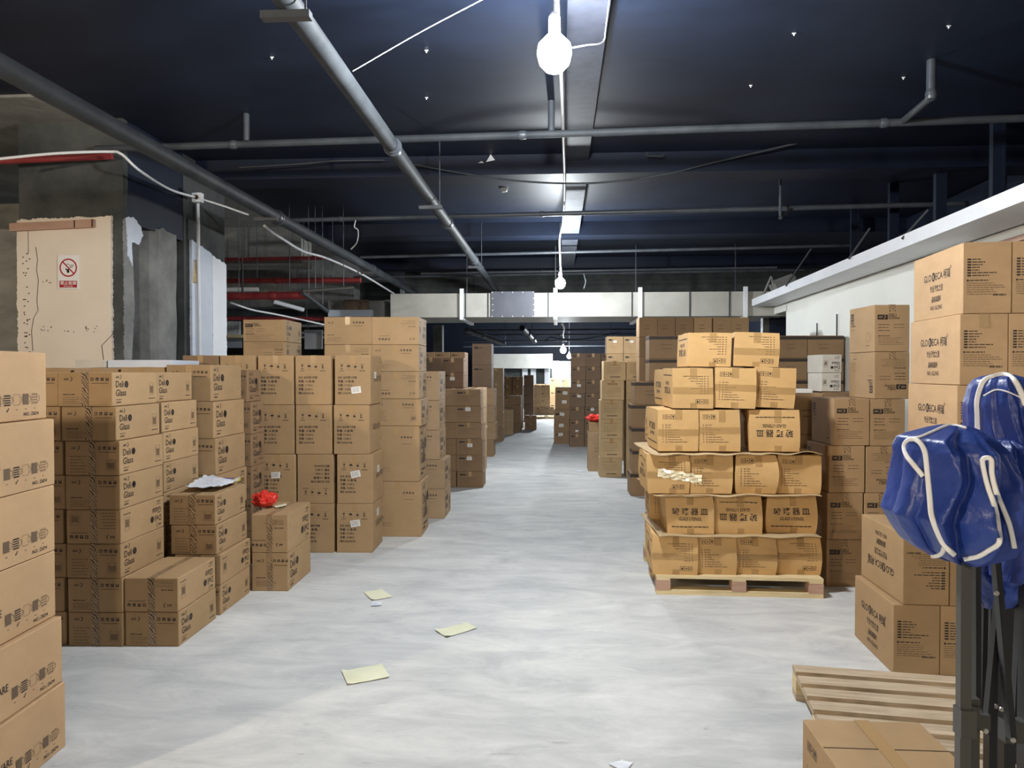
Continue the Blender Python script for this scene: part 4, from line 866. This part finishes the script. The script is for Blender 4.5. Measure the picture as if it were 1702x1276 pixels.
# printed cartons right of the pallet
stack(1376, 5.36, 'L', .268, .42, [.351] * 4, 2.5, KRAFT, DG, 'hshort', 'printed kraft carton', 'of four-high column right of the pallet', 'printed cartons right of the pallet', dx=[0, .0, .01, .045], stickers={})
stack(1438, 5.36, 'L', .262, .42, [.35] * 6, 2.5, KRAFT, DG, 'hshort', 'printed kraft carton', 'of six-high column beside the smooth tall stack', 'printed cartons right of the pallet', dx=[0, 0, .01, .035, .065, .065], flips=(2, 4))
stack(1320, 5.98, 'L', .24, .42, [.72, .36, .34], 1, KRAFT, {'f': ('db', 0, 0)}, None, 'plain kraft carton', 'of column peeping left of the printed cartons', 'plain cartons behind the printed ones')
stack(1369, 5.98, 'L', .32, .42, [.72, .36, .355], 1, BROWN, {'f': ('db', 0, 0)}, None, 'brown carton', 'of column hidden behind the printed cartons', 'plain cartons behind the printed ones')
stack(1366, 6.0, 'L', .168, .3, [.155, .155], 4, WHITEB, {'f': ('dw', 0, 1)}, None, 'small whitish carton', 'of the pair left of the highest printed carton', 'small whitish cartons', z0=1.437, jit=2)
p = G(1335, 6.0); place_box('flat_box', Vector((p.x, p.y + .1, 1.4225)), .05, .15, .2, .035, LABEL, {}, None, 'thin flat white carton lying on the plain kraft column', 'small whitish cartons')
# smooth tall stack and the low pair in front
for k in range(2):
    wh = ['with its long side towards the aisle', 'at the right edge'][k]
    C = G(1590, 4.2); r_ = math.radians(-5); off = k * .262
    hs = [.28] + [.4145] * 5; z = 0
    for i, h in enumerate(hs):
        dx = [-.01, -.01, -.008, 0, .012, .028][i] + off + .131; dy = .36
        q = Vector((C.x + dx * math.cos(r_) - dy * math.sin(r_), C.y + dx * math.sin(r_) + dy * math.cos(r_), z))
        place_box('cardboard_box', q, r_ + math.radians(R.uniform(-.3, .3)), .258, .72, h - .0025, PEACH, {'f': ('gf', 0, 0), 'l': ('gl', 0, 0)}, 'short' if i < 5 else None, f'smooth tall carton, {ORD[5 - i]} of stack {wh}', 'smooth tall cartons'); z += h
for k in range(2):
    wh = ['front corner', 'column by the canopy post'][k]
    for i in range(2):
        C = G(1489, 3.8); r_ = math.radians(-2); dx = k * .237 + .118 + i * .04; dy = .28
        q = Vector((C.x + dx * math.cos(r_) - dy * math.sin(r_), C.y + dx * math.sin(r_) + dy * math.cos(r_), i * .372))
        place_box('cardboard_box', q, r_ + (.01 if i else -.01), .233, .56, .3695, KRAFT, {'f': ('gf', 0, 0), 'l': ('gl', 0, 0)} if i == 0 else {'f': ('gf', 0, 1), 'l': ('gl', 0, 1)}, None, f'{["lower", "upper"][i]} carton of low block behind the empty pallet, {wh}', 'low smooth cartons')
# pallet load of crushed cartons
pp = G(1092, 5.17); prz = math.radians(-1.3)
pal = pallet('wooden_pallet', pp, prz, 1.165, 1.0, 6, .2, .1, WOOD, 'pine pallet carrying the crushed glassware cartons', mb2=WOODR)
mb = MB(); P = Print().text('EPAL', 0, -.012, .03, 1, 'c')
def on_pallet(px, z, w, d, h, art, fl, yaw, dy, label, seed, crush=1.0, tape='short', tilt=(0, 0), side=True, at=None):
    D = 5.17 + dy; C = at if at is not None else G(px, D, z); a = {'f': (art, 0, fl)}
    if side: a['l'] = ('sp' if art == 'gu' else 'gu', 0, fl)
    r = math.radians(yaw) + prz; c = Vector((C.x + (w / 2) * math.cos(r) - d / 2 * math.sin(r), C.y + w / 2 * math.sin(r) + d / 2 * math.cos(r), z))
    return place_box('cardboard_box', c, r, w, d, h, GOLD, a, None, label, 'crushed cartons on the pallet', crush, seed, None, tilt)
Z1 = .1415; H1 = .285
nth = ['leftmost', 'second', 'third', 'rightmost']
for i, (px, w, fl) in enumerate(((1086, .315, 1), (1160, .272, 0), (1224, .28, 0), (1292, .305, 1))):
    on_pallet(px, Z1, w, .45, H1, 'sp', fl, 0, .02, f'crushed golden carton, {nth[i]} in bottom layer on pallet', 11 + i, .9)
for i, (px, w, fl) in enumerate(((1109, .33, 0), (1189, .325, 1), (1275, .345, 0))):
    on_pallet(px, Z1 + H1 + .008, w, .45, .285, 'gu', fl, (-1, 0, 0)[i], .03 if i < 2 else .05, f'bulging golden carton, {["left", "middle", "right"][i]} in second layer on pallet', 31 + i, 1.5 if i == 2 else 1.1)
for i, (px, w, fl) in enumerate(((1077, .295, 1), (1147, .3, 0), (1224, .28, 0), (1292, .3, 0))):
    on_pallet(px, Z1 + 2 * H1 + .018, w, .45, .285, 'sp', fl, (2, 1, -1, 0)[i], 0.0, f'crushed golden carton, {nth[i]} in third layer on pallet', 51 + i, 1.0 if i in (0, 1) else 1.3)
z4 = Z1 + 3 * H1 + .036
for i, (px, w, fl, a, yw) in enumerate(((1094, .285, 0, 'sp', 3), (1161, .29, 0, 'sp', 0), (1246, .345, 1, 'gu', -2))):
    on_pallet(px, z4, w, .5, .3, a, fl, yw, .0, f'golden carton, {["left", "middle", "right"][i]} in fourth layer on pallet', 71 + i, .35 if i < 2 else .7)
z5 = z4 + .304
for i, (px, w, fl, yw, tl) in enumerate(((1118, .282, 1, 2, .01), (1187, .285, 0, -1, .03), (1251, .288, 0, -1, .045))):
    on_pallet(px, z5 + (.003, .005, .008)[i], w, .45, .29, 'sp', fl, yw, 0.0, f'golden carton, {["left", "middle", "right"][i]} in fifth layer on pallet', 91 + i, .4, tilt=(0, tl))
z6 = z5 + .302
for i, (px, w, fl, yw) in enumerate(((1143, .305, 1, 2), (1219, .31, 1, -2))):
    on_pallet(px, z6, w, .42, .245, 'sp', fl, yw, .02, f'golden carton, {["left", "right"][i]} of the topmost pallet pair', 111 + i, .35, tilt=(0, (.01, .035)[i]))
for z, n, w0 in ((Z1, 4, 1.15), (Z1 + H1 + .008, 3, 1.1), (Z1 + 2 * H1 + .018, 4, 1.15), (z4, 3, 1.1)):
    for i in (0, n - 1):
        w = w0 / n; q = pp + Matrix.Rotation(prz, 3, 'Z') @ Vector((.01 + i * w, .535, 0)); on_pallet(0, z, w - .03, .4, .278, 'sp', 0, 0, 0, f'golden carton in the rear row of the pallet, place {["one", "two", "three", "four"][i]} from left, ' + {0: 'bottom', 1: 'second', 2: 'third', 3: 'fourth'}[int((z - Z1) / .28 + .1)] + ' layer', int(z * 100) + i, .4, side=True, at=q)
for i, px in enumerate((1102,)): on_pallet(px, z5, .29, .42, .285, 'sp', 0, 2, .48, 'golden carton behind the fifth pallet layer, showing at left', 131, .5)
def sheet(px0, px1, z, seed, label, amp=.012, dy=-.03, d=.8):
    a, b = G(px0, 5.14, z), G(px1, 5.12, z); mb = MB(); nx, ny = 40, 8; gx = b - a; gy = Vector((-gx.y, gx.x, 0)).normalized() * d
    def pt(i, j, k):
        u, v = i / nx, j / ny; e = max(0, 1 - v * 5) ** 2 + max(0, 1 - (1 - u) * 12) ** 2 + max(0, 1 - u * 10) ** 2
        return a + gx * u + gy * v + Vector((0, dy * (1 - v) * (.6 + .8 * mn.noise(Vector((u * 7, seed, 0)))), (mn.noise(Vector((u * 6, v * 2, seed))) * amp * 1.6 - amp * .2) * min(1, e) + k * .005))
    for k in (0, 1):
        mb.add([pt(i, j, k) for j in range(ny + 1) for i in range(nx + 1)], [(j * (nx + 1) + i, j * (nx + 1) + i + 1, (j + 1) * (nx + 1) + i + 1, (j + 1) * (nx + 1) + i) for j in range(ny) for i in range(nx)], 0, True)
    for i in range(nx): mb.poly([pt(i, 0, 0), pt(i + 1, 0, 0), pt(i + 1, 0, 1), pt(i, 0, 1)])
    for j in range(ny): mb.poly([pt(0, j, 0), pt(0, j + 1, 0), pt(0, j + 1, 1), pt(0, j, 1)])
    tag(mb.build('cardboard_sheet', PALE), label, 'cardboard sheet', 'cardboard sheets between the pallet layers')
sheet(1082, 1366, z4 - .014, 1, 'wavy cardboard sheet under the fourth layer of the pallet, the highest sheet', .022)
sheet(1088, 1366, Z1 + 2 * H1 + .009, 2, 'wavy cardboard sheet under the third layer, the middle sheet', .014)
sheet(1096, 1366, Z1 + H1 + .001, 3, 'wavy cardboard sheet above the bottom layer, the lowest sheet', .012)
mb = MB(); a = V(1093, 787, 5.1); b = V(1166, 799, 5.1); n = 14                # strip of shiny film
for j in range(3):
    pts = [a.lerp(b, i / n) + Vector((0, -.02 - .01 * math.sin(i * 1.3 + j), .02 * (j - 1) + .006 * math.sin(i * 2.1 + j * 2))) for i in range(n + 1)]
    for i in range(n): mb.poly([pts[i], pts[i + 1], pts[i + 1] + Vector((0, .004, .02)), pts[i] + Vector((0, .004, .02))])
tag(mb.build('plastic_strip', mat('shiny film', (.8, .72, .5), .15)), 'crinkled shiny plastic strip across the third pallet layer', 'plastic film')
# empty pallet in the foreground and the open-top carton before it
e0 = VZ(1320, 1107, .14); yaw = math.radians(-7.5)
loc = Vector((e0.x + 1.02 * math.sin(yaw), e0.y - 1.02 * math.cos(yaw), 0))
pallet('wooden_pallet', loc, yaw, 1.25, 1.02, 8, .13, .088, WOODG, 'empty weathered pallet on the floor at lower right')
e0 = V(1338, 1204, 2.53); o = place_box('cardboard_box', Vector((e0.x + .2, e0.y - .225, 0)), .0, .4, .45, .375, KRAFT, {'l': ('sp', 0, 0), 'f': ('df', 0, 0)}, None, 'closed kraft carton in front of the empty pallet, cut by the bottom edge', 'lone carton at lower right', 0, 0, None, (0, 0), False)
mb = MB(); mb.box((0, 0, .3755), (.003, .445, .002)); mb.box((0, .03, .3755), (.396, .003, .002)); mb.build('flap_seam', SEAM, o)
mb = MB(); mb.box((0, 0, .3768), (.05, .45, .001)); mb.build('packing_tape', TAPE, o)
# ------------------------------------------------------------------ loose things
def quad_paper(name, pts, m, label, cat, lift=.003, z=0.0, n=8, amp=.006, D=None):
    W = [VZ(x, y, z + .001) for x, y in pts]; mb = MB(); vs = []
    for j in range(n + 1):
        for i in range(n + 1):
            u, v = i / n, j / n; p = W[0].lerp(W[1], u).lerp(W[3].lerp(W[2], u), v)
            vs.append(p + Vector((0, 0, lift + amp * abs(mn.noise(p * 9)) * 2 + (amp if (i in (0, n) and j in (0, n)) else 0))))
    mb.add(vs, [(j * (n + 1) + i, j * (n + 1) + i + 1, (j + 1) * (n + 1) + i + 1, (j + 1) * (n + 1) + i) for j in range(n) for i in range(n)], 0, True)
    return tag(mb.build(name, m), label, cat)
def fpx(x, y): return (540 + x / 5.673, 960 + y / 5.673)
quad_paper('paper_sheet', [fpx(360, 150), fpx(530, 123), fpx(640, 194), fpx(435, 228)], PAPER, 'pale yellow paper farthest up the aisle floor', 'paper')
quad_paper('paper_slip', [fpx(440, 238), fpx(535, 240), fpx(525, 276), fpx(430, 284)], PAPERW, 'small white slip just below the farthest yellow paper', 'paper', amp=.002)
quad_paper('paper_sheet', [fpx(1030, 513), fpx(1330, 445), fpx(1435, 493), fpx(1145, 580)], PAPER, 'pale yellow paper in the middle of the aisle floor', 'paper')
quad_paper('paper_sheet', [fpx(148, 905), fpx(530, 842), fpx(608, 962), fpx(205, 1035)], PAPER, 'pale yellow paper nearest the camera on the floor', 'paper')
quad_paper('paper_slip', [(1012, 1276), (1036, 1270), (1054, 1274), (1040, 1290)], PAPERW, 'white paper corner at the bottom edge of the floor', 'paper')
quad_paper('paper_slip', [(956, 783), (966, 781), (976, 782), (965, 785)], PAPERW, 'tiny white slip on the floor before the bright cartons', 'paper', amp=.002)
quad_paper('paper_sheet', [(306, 818), (338, 797), (398, 803), (362, 817)], PAPERW, 'crumpled printed sheet on the four-high glassware column', 'paper', z=.797, lift=.02, amp=.02)
p = VZ(352, 806, .797); mb = MB(); mb.box((0, 0, 0), (.19, .1, .018)); o = mb.build('booklet', mat('blue cover', (.02, .02, .35), .4)); o.location = (p.x + .02, p.y + .14, .81); tag(o, 'blue and yellow booklet lying behind the printed sheet', 'booklet')
mb = MB(); mb.box((.085, 0, .001), (.03, .102, .019)); mb.build('cover_band', mat('yellow cover', (.6, .5, .05), .5), o); mb = MB(); mb.box((-.02, .051, .004), (.15, .003, .012)); mb.build('spine', mat('orange edge', (.7, .2, .05), .5), o)
def bag(p, sx, sy, sz, label, seed):
    bm = bmesh.new(); bmesh.ops.create_icosphere(bm, subdivisions=4, radius=1)
    for v in bm.verts:
        q = v.co.copy(); k = 1 + .45 * mn.noise(q * 1.6 + Vector((seed, 0, 0))) + .28 * abs(mn.noise(q * 4 + Vector((0, seed, 0)))) + .1 * mn.noise(q * 9)
        v.co = Vector((q.x * sx * k, q.y * sy * k, max(-.0, (q.z * .5 + .5)) * sz * k))
    me = bpy.data.meshes.new('plastic_bag'); bm.to_mesh(me); bm.free(); me.materials.append(REDPL); o = link('plastic_bag', me); o.location = p; return tag(o, label, 'plastic bag')
q = VZ(431, 848, .5645); bag((q.x - .02, q.y + .12, .563), .085, .08, .1, 'crumpled red plastic bag on the pair of kraft cartons', 1)
quad_paper('paper_slip', [(455, 842), (474, 838), (476, 841), (457, 845)], PAPER, 'cream slip beside the red bag on the kraft pair', 'paper', z=.5645, amp=.001)
q = G(989, 11.72); bag((q.x, q.y, .79), .12, .1, .11, 'red plastic bag on the small carton right of the aisle', 5)
for i, (a, b, c) in enumerate(((155, 206, 6.05), (207, 308, 6.05))):
    p0, p1 = G(a, c), G(b + 2 * i, c); mb = MB(); L_ = (p1 - p0).length; mb.box((0, 0, .03), (L_ - .01, .5, .06)); o = mb.build('flat_box', BLUEW if i else WHITEB)
    m_ = (p0 + p1) / 2; o.location = (m_.x, m_.y, 1.636); o.rotation_euler = (0, 0, YAW * .5); tag(o, ['left', 'right'][i] + ' flat whitish carton lying behind the third row below the pillar', 'box', 'flat whitish cartons')
for i, a in enumerate((172, 240)): 
    p0 = G(a, 6.22); place_box('cardboard_box', Vector((p0.x, p0.y, 0)), .03, .34, .3, 1.633, KRAFT, {}, None, 'plain carton under the flat whitish cartons, ' + ['left', 'right'][i], 'plain support cartons')
# ------------------------------------------------------------------ folded canopy tent at the right edge
def tent():
    D = 1.62; base = G(1620, D); e = empty('folding_canopy', base)
    tag(e, 'folded canopy tent with blue fabric and black frame at right edge', 'canopy')
    BLUE = noisy('blue nylon', (.014, .038, .23), (.025, .065, .33), 2.5, .4, 4, .35, spec=.5, bscale=18)
    TRIM = mat('white binding', (.92, .93, .93), .5)
    def local(o): o.parent = e; o.matrix_parent_inverse = Matrix.Translation(-base); return o
    inv = Matrix.Translation(-base)
    def lobe(rows, D0, thick, seed, kf, amp, label=None, conv=0):
        # rows: (py, left px, right px[, depth factor]); cross sections are folded ellipses
        n = 180; R_ = []; pys = [r[0] for r in rows]; N = 70
        for i in range(N + 1):
            t = i / N; y = pys[0] + (pys[-1] - pys[0]) * t
            for a, b in zip(rows, rows[1:]):
                if a[0] <= y <= b[0]:
                    s = (y - a[0]) / (b[0] - a[0]); s = s * s * (3 - 2 * s) if conv else s; xl = a[1] + (b[1] - a[1]) * s; xr = a[2] + (b[2] - a[2]) * s; df = a[3] + (b[3] - a[3]) * s; break
            xc, rx = (xl + xr) / 2, (xr - xl) / 2; ring = []
            for j in range(n):
                a = 2 * PI * j / n; ph = seed + 1.2 * math.sin(t * 2.3 + seed) + .6 * t
                w = kf * a + ph + 1.5 * mn.noise(Vector((math.cos(a) * 1.5, math.sin(a) * 1.5, t * 2.5 + seed)))
                tri = abs(((w / PI) % 2) - 1) * 2 - 1
                f = 1 + amp * tri * (.45 + .55 * t) + .09 * mn.noise(Vector((math.cos(a) * 2.2, math.sin(a) * 2.2, t * 4 + seed * 3))) - .11 * abs(mn.noise(Vector((math.cos(a) * 3.1 + t, math.sin(a) * 3.1, t * 2.2 + seed)))) - .06 * abs(mn.noise(Vector((math.cos(a) * 7, math.sin(a) * 7 + t * 3, t * 6 + seed))))
                px = xc + rx * math.cos(a) * (1 + .25 * (f - 1)); dd = D0 + thick * df * math.sin(a) * f
                pw = V(px, y, D0); dv = G(851, 1) ; ring.append(pw + Vector((dv.x, dv.y, 0)) * (dd - D0))
            R_.append(ring)
        mb = MB(); mb.add([v for q in R_ for v in q], [(i * n + j, (i + 1) * n + j, (i + 1) * n + (j + 1) % n, i * n + (j + 1) % n) for i in range(N) for j in range(n)], 0, True)
        mb.poly(R_[0][::-1]); mb.poly(R_[-1])
        me = mb.mesh('canopy_fabric', [BLUE]); bm = bmesh.new(); bm.from_mesh(me); bmesh.ops.recalc_face_normals(bm, faces=bm.faces); bm.to_mesh(me)
        tree = BVHTree.FromBMesh(bm); bm.free(); return link('canopy_fabric', me), tree
    def q2(x, y): return (1480 + x / 4.725, 690 + y / 4.725)
    def q1(x, y): return (1460 + x / 3.545, 600 + y / 3.545)
    def rows2(l, f): return [(f(0, y)[1], f(a, 0)[0], f(b, 0)[0], d) for y, a, b, d in l]
    back, tb = lobe(rows2([(78, 700, 760, .3), (100, 620, 820, .6), (150, 595, 850, .75), (260, 578, 900, .9), (440, 590, 960, 1), (700, 640, 990, 1), (1000, 720, 1000, .9), (1120, 740, 1000, .8)], q1), 1.88, .13, 2.0, 10, .22)
    front, tf = lobe(rows2([(78, 430, 590, .25), (110, 330, 650, .5), (175, 150, 720, .8), (260, 125, 780, 1), (450, 118, 860, 1), (620, 75, 880, 1), (770, 38, 885, 1), (900, 120, 880, .95), (1020, 200, 830, .8), (1090, 300, 700, .6), (1135, 420, 640, .4)], q2), 1.66, .15, .4, 9, .28)
    right, tr = lobe(rows2([(195, 860, 960, .3), (230, 800, 1060, .6), (330, 740, 1150, .8), (600, 800, 1200, 1), (900, 870, 1200, 1), (1150, 880, 1200, .9), (1290, 860, 1180, .6)], q2), 1.74, .1, 1.3, 9, .3)
    tail, tt = lobe([(925, 1612, 1700, 1), (960, 1616, 1700, 1), (985, 1622, 1702, .9), (1003, 1634, 1702, .5), (1012, 1640, 1668, .2)], 1.84, .07, 3.1, 6, .3)
    for o in (back, front, right, tail): o.parent = e; o.matrix_parent_inverse = inv
    trees = [tf, tr, tb, tt]; eye = Vector((0, 0, 1.6))
    def ribbon(pts, w, prefer, sag=0):
        C = curve([Vector((x, y, 0)) for x, y in pts], 7); P3 = []
        for c in C:
            tgt = V(c.x, c.y, 2.0); d = (tgt - eye).normalized(); hit = prefer.ray_cast(eye, d, 5)
            P3.append(hit[0] - d * .006 if hit[0] else (P3[-1] if P3 and 0 else None))
        good = [(i, p) for i, p in enumerate(P3) if p is not None]
        if not good: return
        for i in range(len(P3)):
            if P3[i] is None:
                j, p = min(good, key=lambda g: abs(g[0] - i)); c = C[i]; dep = -p.x * math.sin(YAW) + p.y * math.cos(YAW); P3[i] = V(c.x, c.y, dep)
        dep = [-p.x * math.sin(YAW) + p.y * math.cos(YAW) for p in P3]
        for _ in range(3): dep = [min(dep[i], (dep[max(i - 1, 0)] + dep[i] + dep[min(i + 1, len(dep) - 1)]) / 3) for i in range(len(dep))]
        P3 = [V(c.x, c.y, dd) for c, dd in zip(C, dep)]
        mb = MB(); ring = []
        n = 6; vs = []
        for i, p in enumerate(P3):
            t = (P3[min(i + 1, len(P3) - 1)] - P3[max(i - 1, 0)]).normalized(); v = (p - eye).normalized(); s = t.cross(v).normalized(); up = s.cross(t)
            for k in range(n): a = 2 * PI * k / n; vs.append(p + s * math.cos(a) * w / 2 + up * math.sin(a) * .0016)
        mb.add(vs, [(i * n + k, i * n + (k + 1) % n, (i + 1) * n + (k + 1) % n, (i + 1) * n + k) for i in range(len(P3) - 1) for k in range(n)], 0, True)
        o = mb.build('white_binding', TRIM); o.parent = e; o.matrix_parent_inverse = inv
    ribbon([q2(*p) for p in ((265, 480), (190, 390), (135, 320), (115, 245), (140, 200), (190, 188), (245, 225), (282, 310), (300, 480), (318, 640), (335, 790), (385, 930), (440, 1030), (520, 1105))], .0115, tf)
    ribbon([q2(*p) for p in ((330, 1112), (380, 1110), (420, 1085), (436, 1045))], .010, tf)
    ribbon([q2(*p) for p in ((150, 180), (230, 170), (340, 125), (440, 82), (520, 80), (600, 100))], .006, tf)
    ribbon([q2(*p) for p in ((590, 1136), (700, 1115), (790, 1065), (868, 1005), (862, 880), (830, 720), (775, 560), (742, 430), (732, 355), (765, 335), (800, 355), (806, 460), (840, 600), (890, 720), (940, 840), (965, 930), (990, 1050))], .0105, tf)
    ribbon([q1(*p) for p in ((590, 440), (588, 330), (585, 240), (600, 170), (625, 115), (680, 92), (740, 80), (790, 100), (830, 160), (870, 260))], .014, tb)
    ribbon([q1(*p) for p in ((620, 205), (690, 170), (760, 180), (850, 220))], .004, tb)
    # frame
    def part(mb, name, m=STEEL): o = mb.build(name, m); o.parent = e; o.matrix_parent_inverse = inv; return o
    up = G(1608, D, 0)
    mb = MB(); a = V(1607, 700, D); b = V(1611, 1180, D); mb.bar(Vector((up.x, up.y, .52)), Vector((up.x - .004, up.y, 1.42)), .023, .023, up=Vector((math.sin(-YAW) * -1, 1, 0))); part(mb, 'leg')
    mb = MB(); mb.box((up.x + .004, up.y + .01, .42), (.024, .024, .84)); mb.box((up.x + .03, up.y + .02, .42), (.02, .024, .84)); mb.box((up.x + .01, up.y + .012, .004), (.08, .08, .008)); part(mb, 'lower_leg')
    z0 = V(0, 1180, D).z; z1 = V(0, 1226, D).z
    mb = MB(); mb.box((up.x + .002, up.y, (z0 + z1) / 2), (.034, .034, z0 - z1)); br = part(mb, 'slider_bracket')
    mb = MB(); p = V(1640, 1218, D); mb.box((p.x, p.y + .02, p.z + .01), (.05, .012, .035)); mb.box((p.x - .01, p.y + .02, p.z + .05), (.02, .02, .03)); mb.build('lug', STEEL, br)
    for x0, y0, x1, y1, D0 in ((1658, 930, 1688, 1232, 1.66), (1664, 1000, 1646, 1222, 1.69), (1700, 1000, 1692, 1240, 1.8), (1626, 935, 1629, 1180, 1.78), (1621, 935, 1625, 1190, 1.84), (1676, 960, 1683, 1200, 1.95), (1697, 980, 1700, 1276, 1.95), (1640, 960, 1638, 1200, 2.0)):
        mb = MB(); mb.bar(V(x0, y0, D0), V(x1, y1, D0), .013, .02); bar = part(mb, 'scissor_bar', STEELD)
    for x, y, D0 in ((1659.5, 987, 1.645), (1644, 1219, 1.6), (1690, 1234, 1.645), (1660, 1177, 1.75), (1670, 1182, 1.75)):
        p = V(x, y, D0); mb = MB(); d = Vector((-math.sin(YAW), math.cos(YAW), 0)); p = p - d * .004; mb.tube([p, p + d * .004], .0055, 12); part(mb, 'bolt', BOLT)
    for px, D0 in ((1680, 1.95), (1714, 1.75), (1655, 2.05)):
        p = G(px, D0); mb = MB(); mb.box((p.x, p.y, .6), (.03, .03, 1.2)); part(mb, 'leg', STEELD)
    mb = MB(); p = V(1690, 1232, 1.7); mb.box((p.x, p.y, p.z + .02), (.05, .03, .05)); part(mb, 'slider_bracket')
tent()
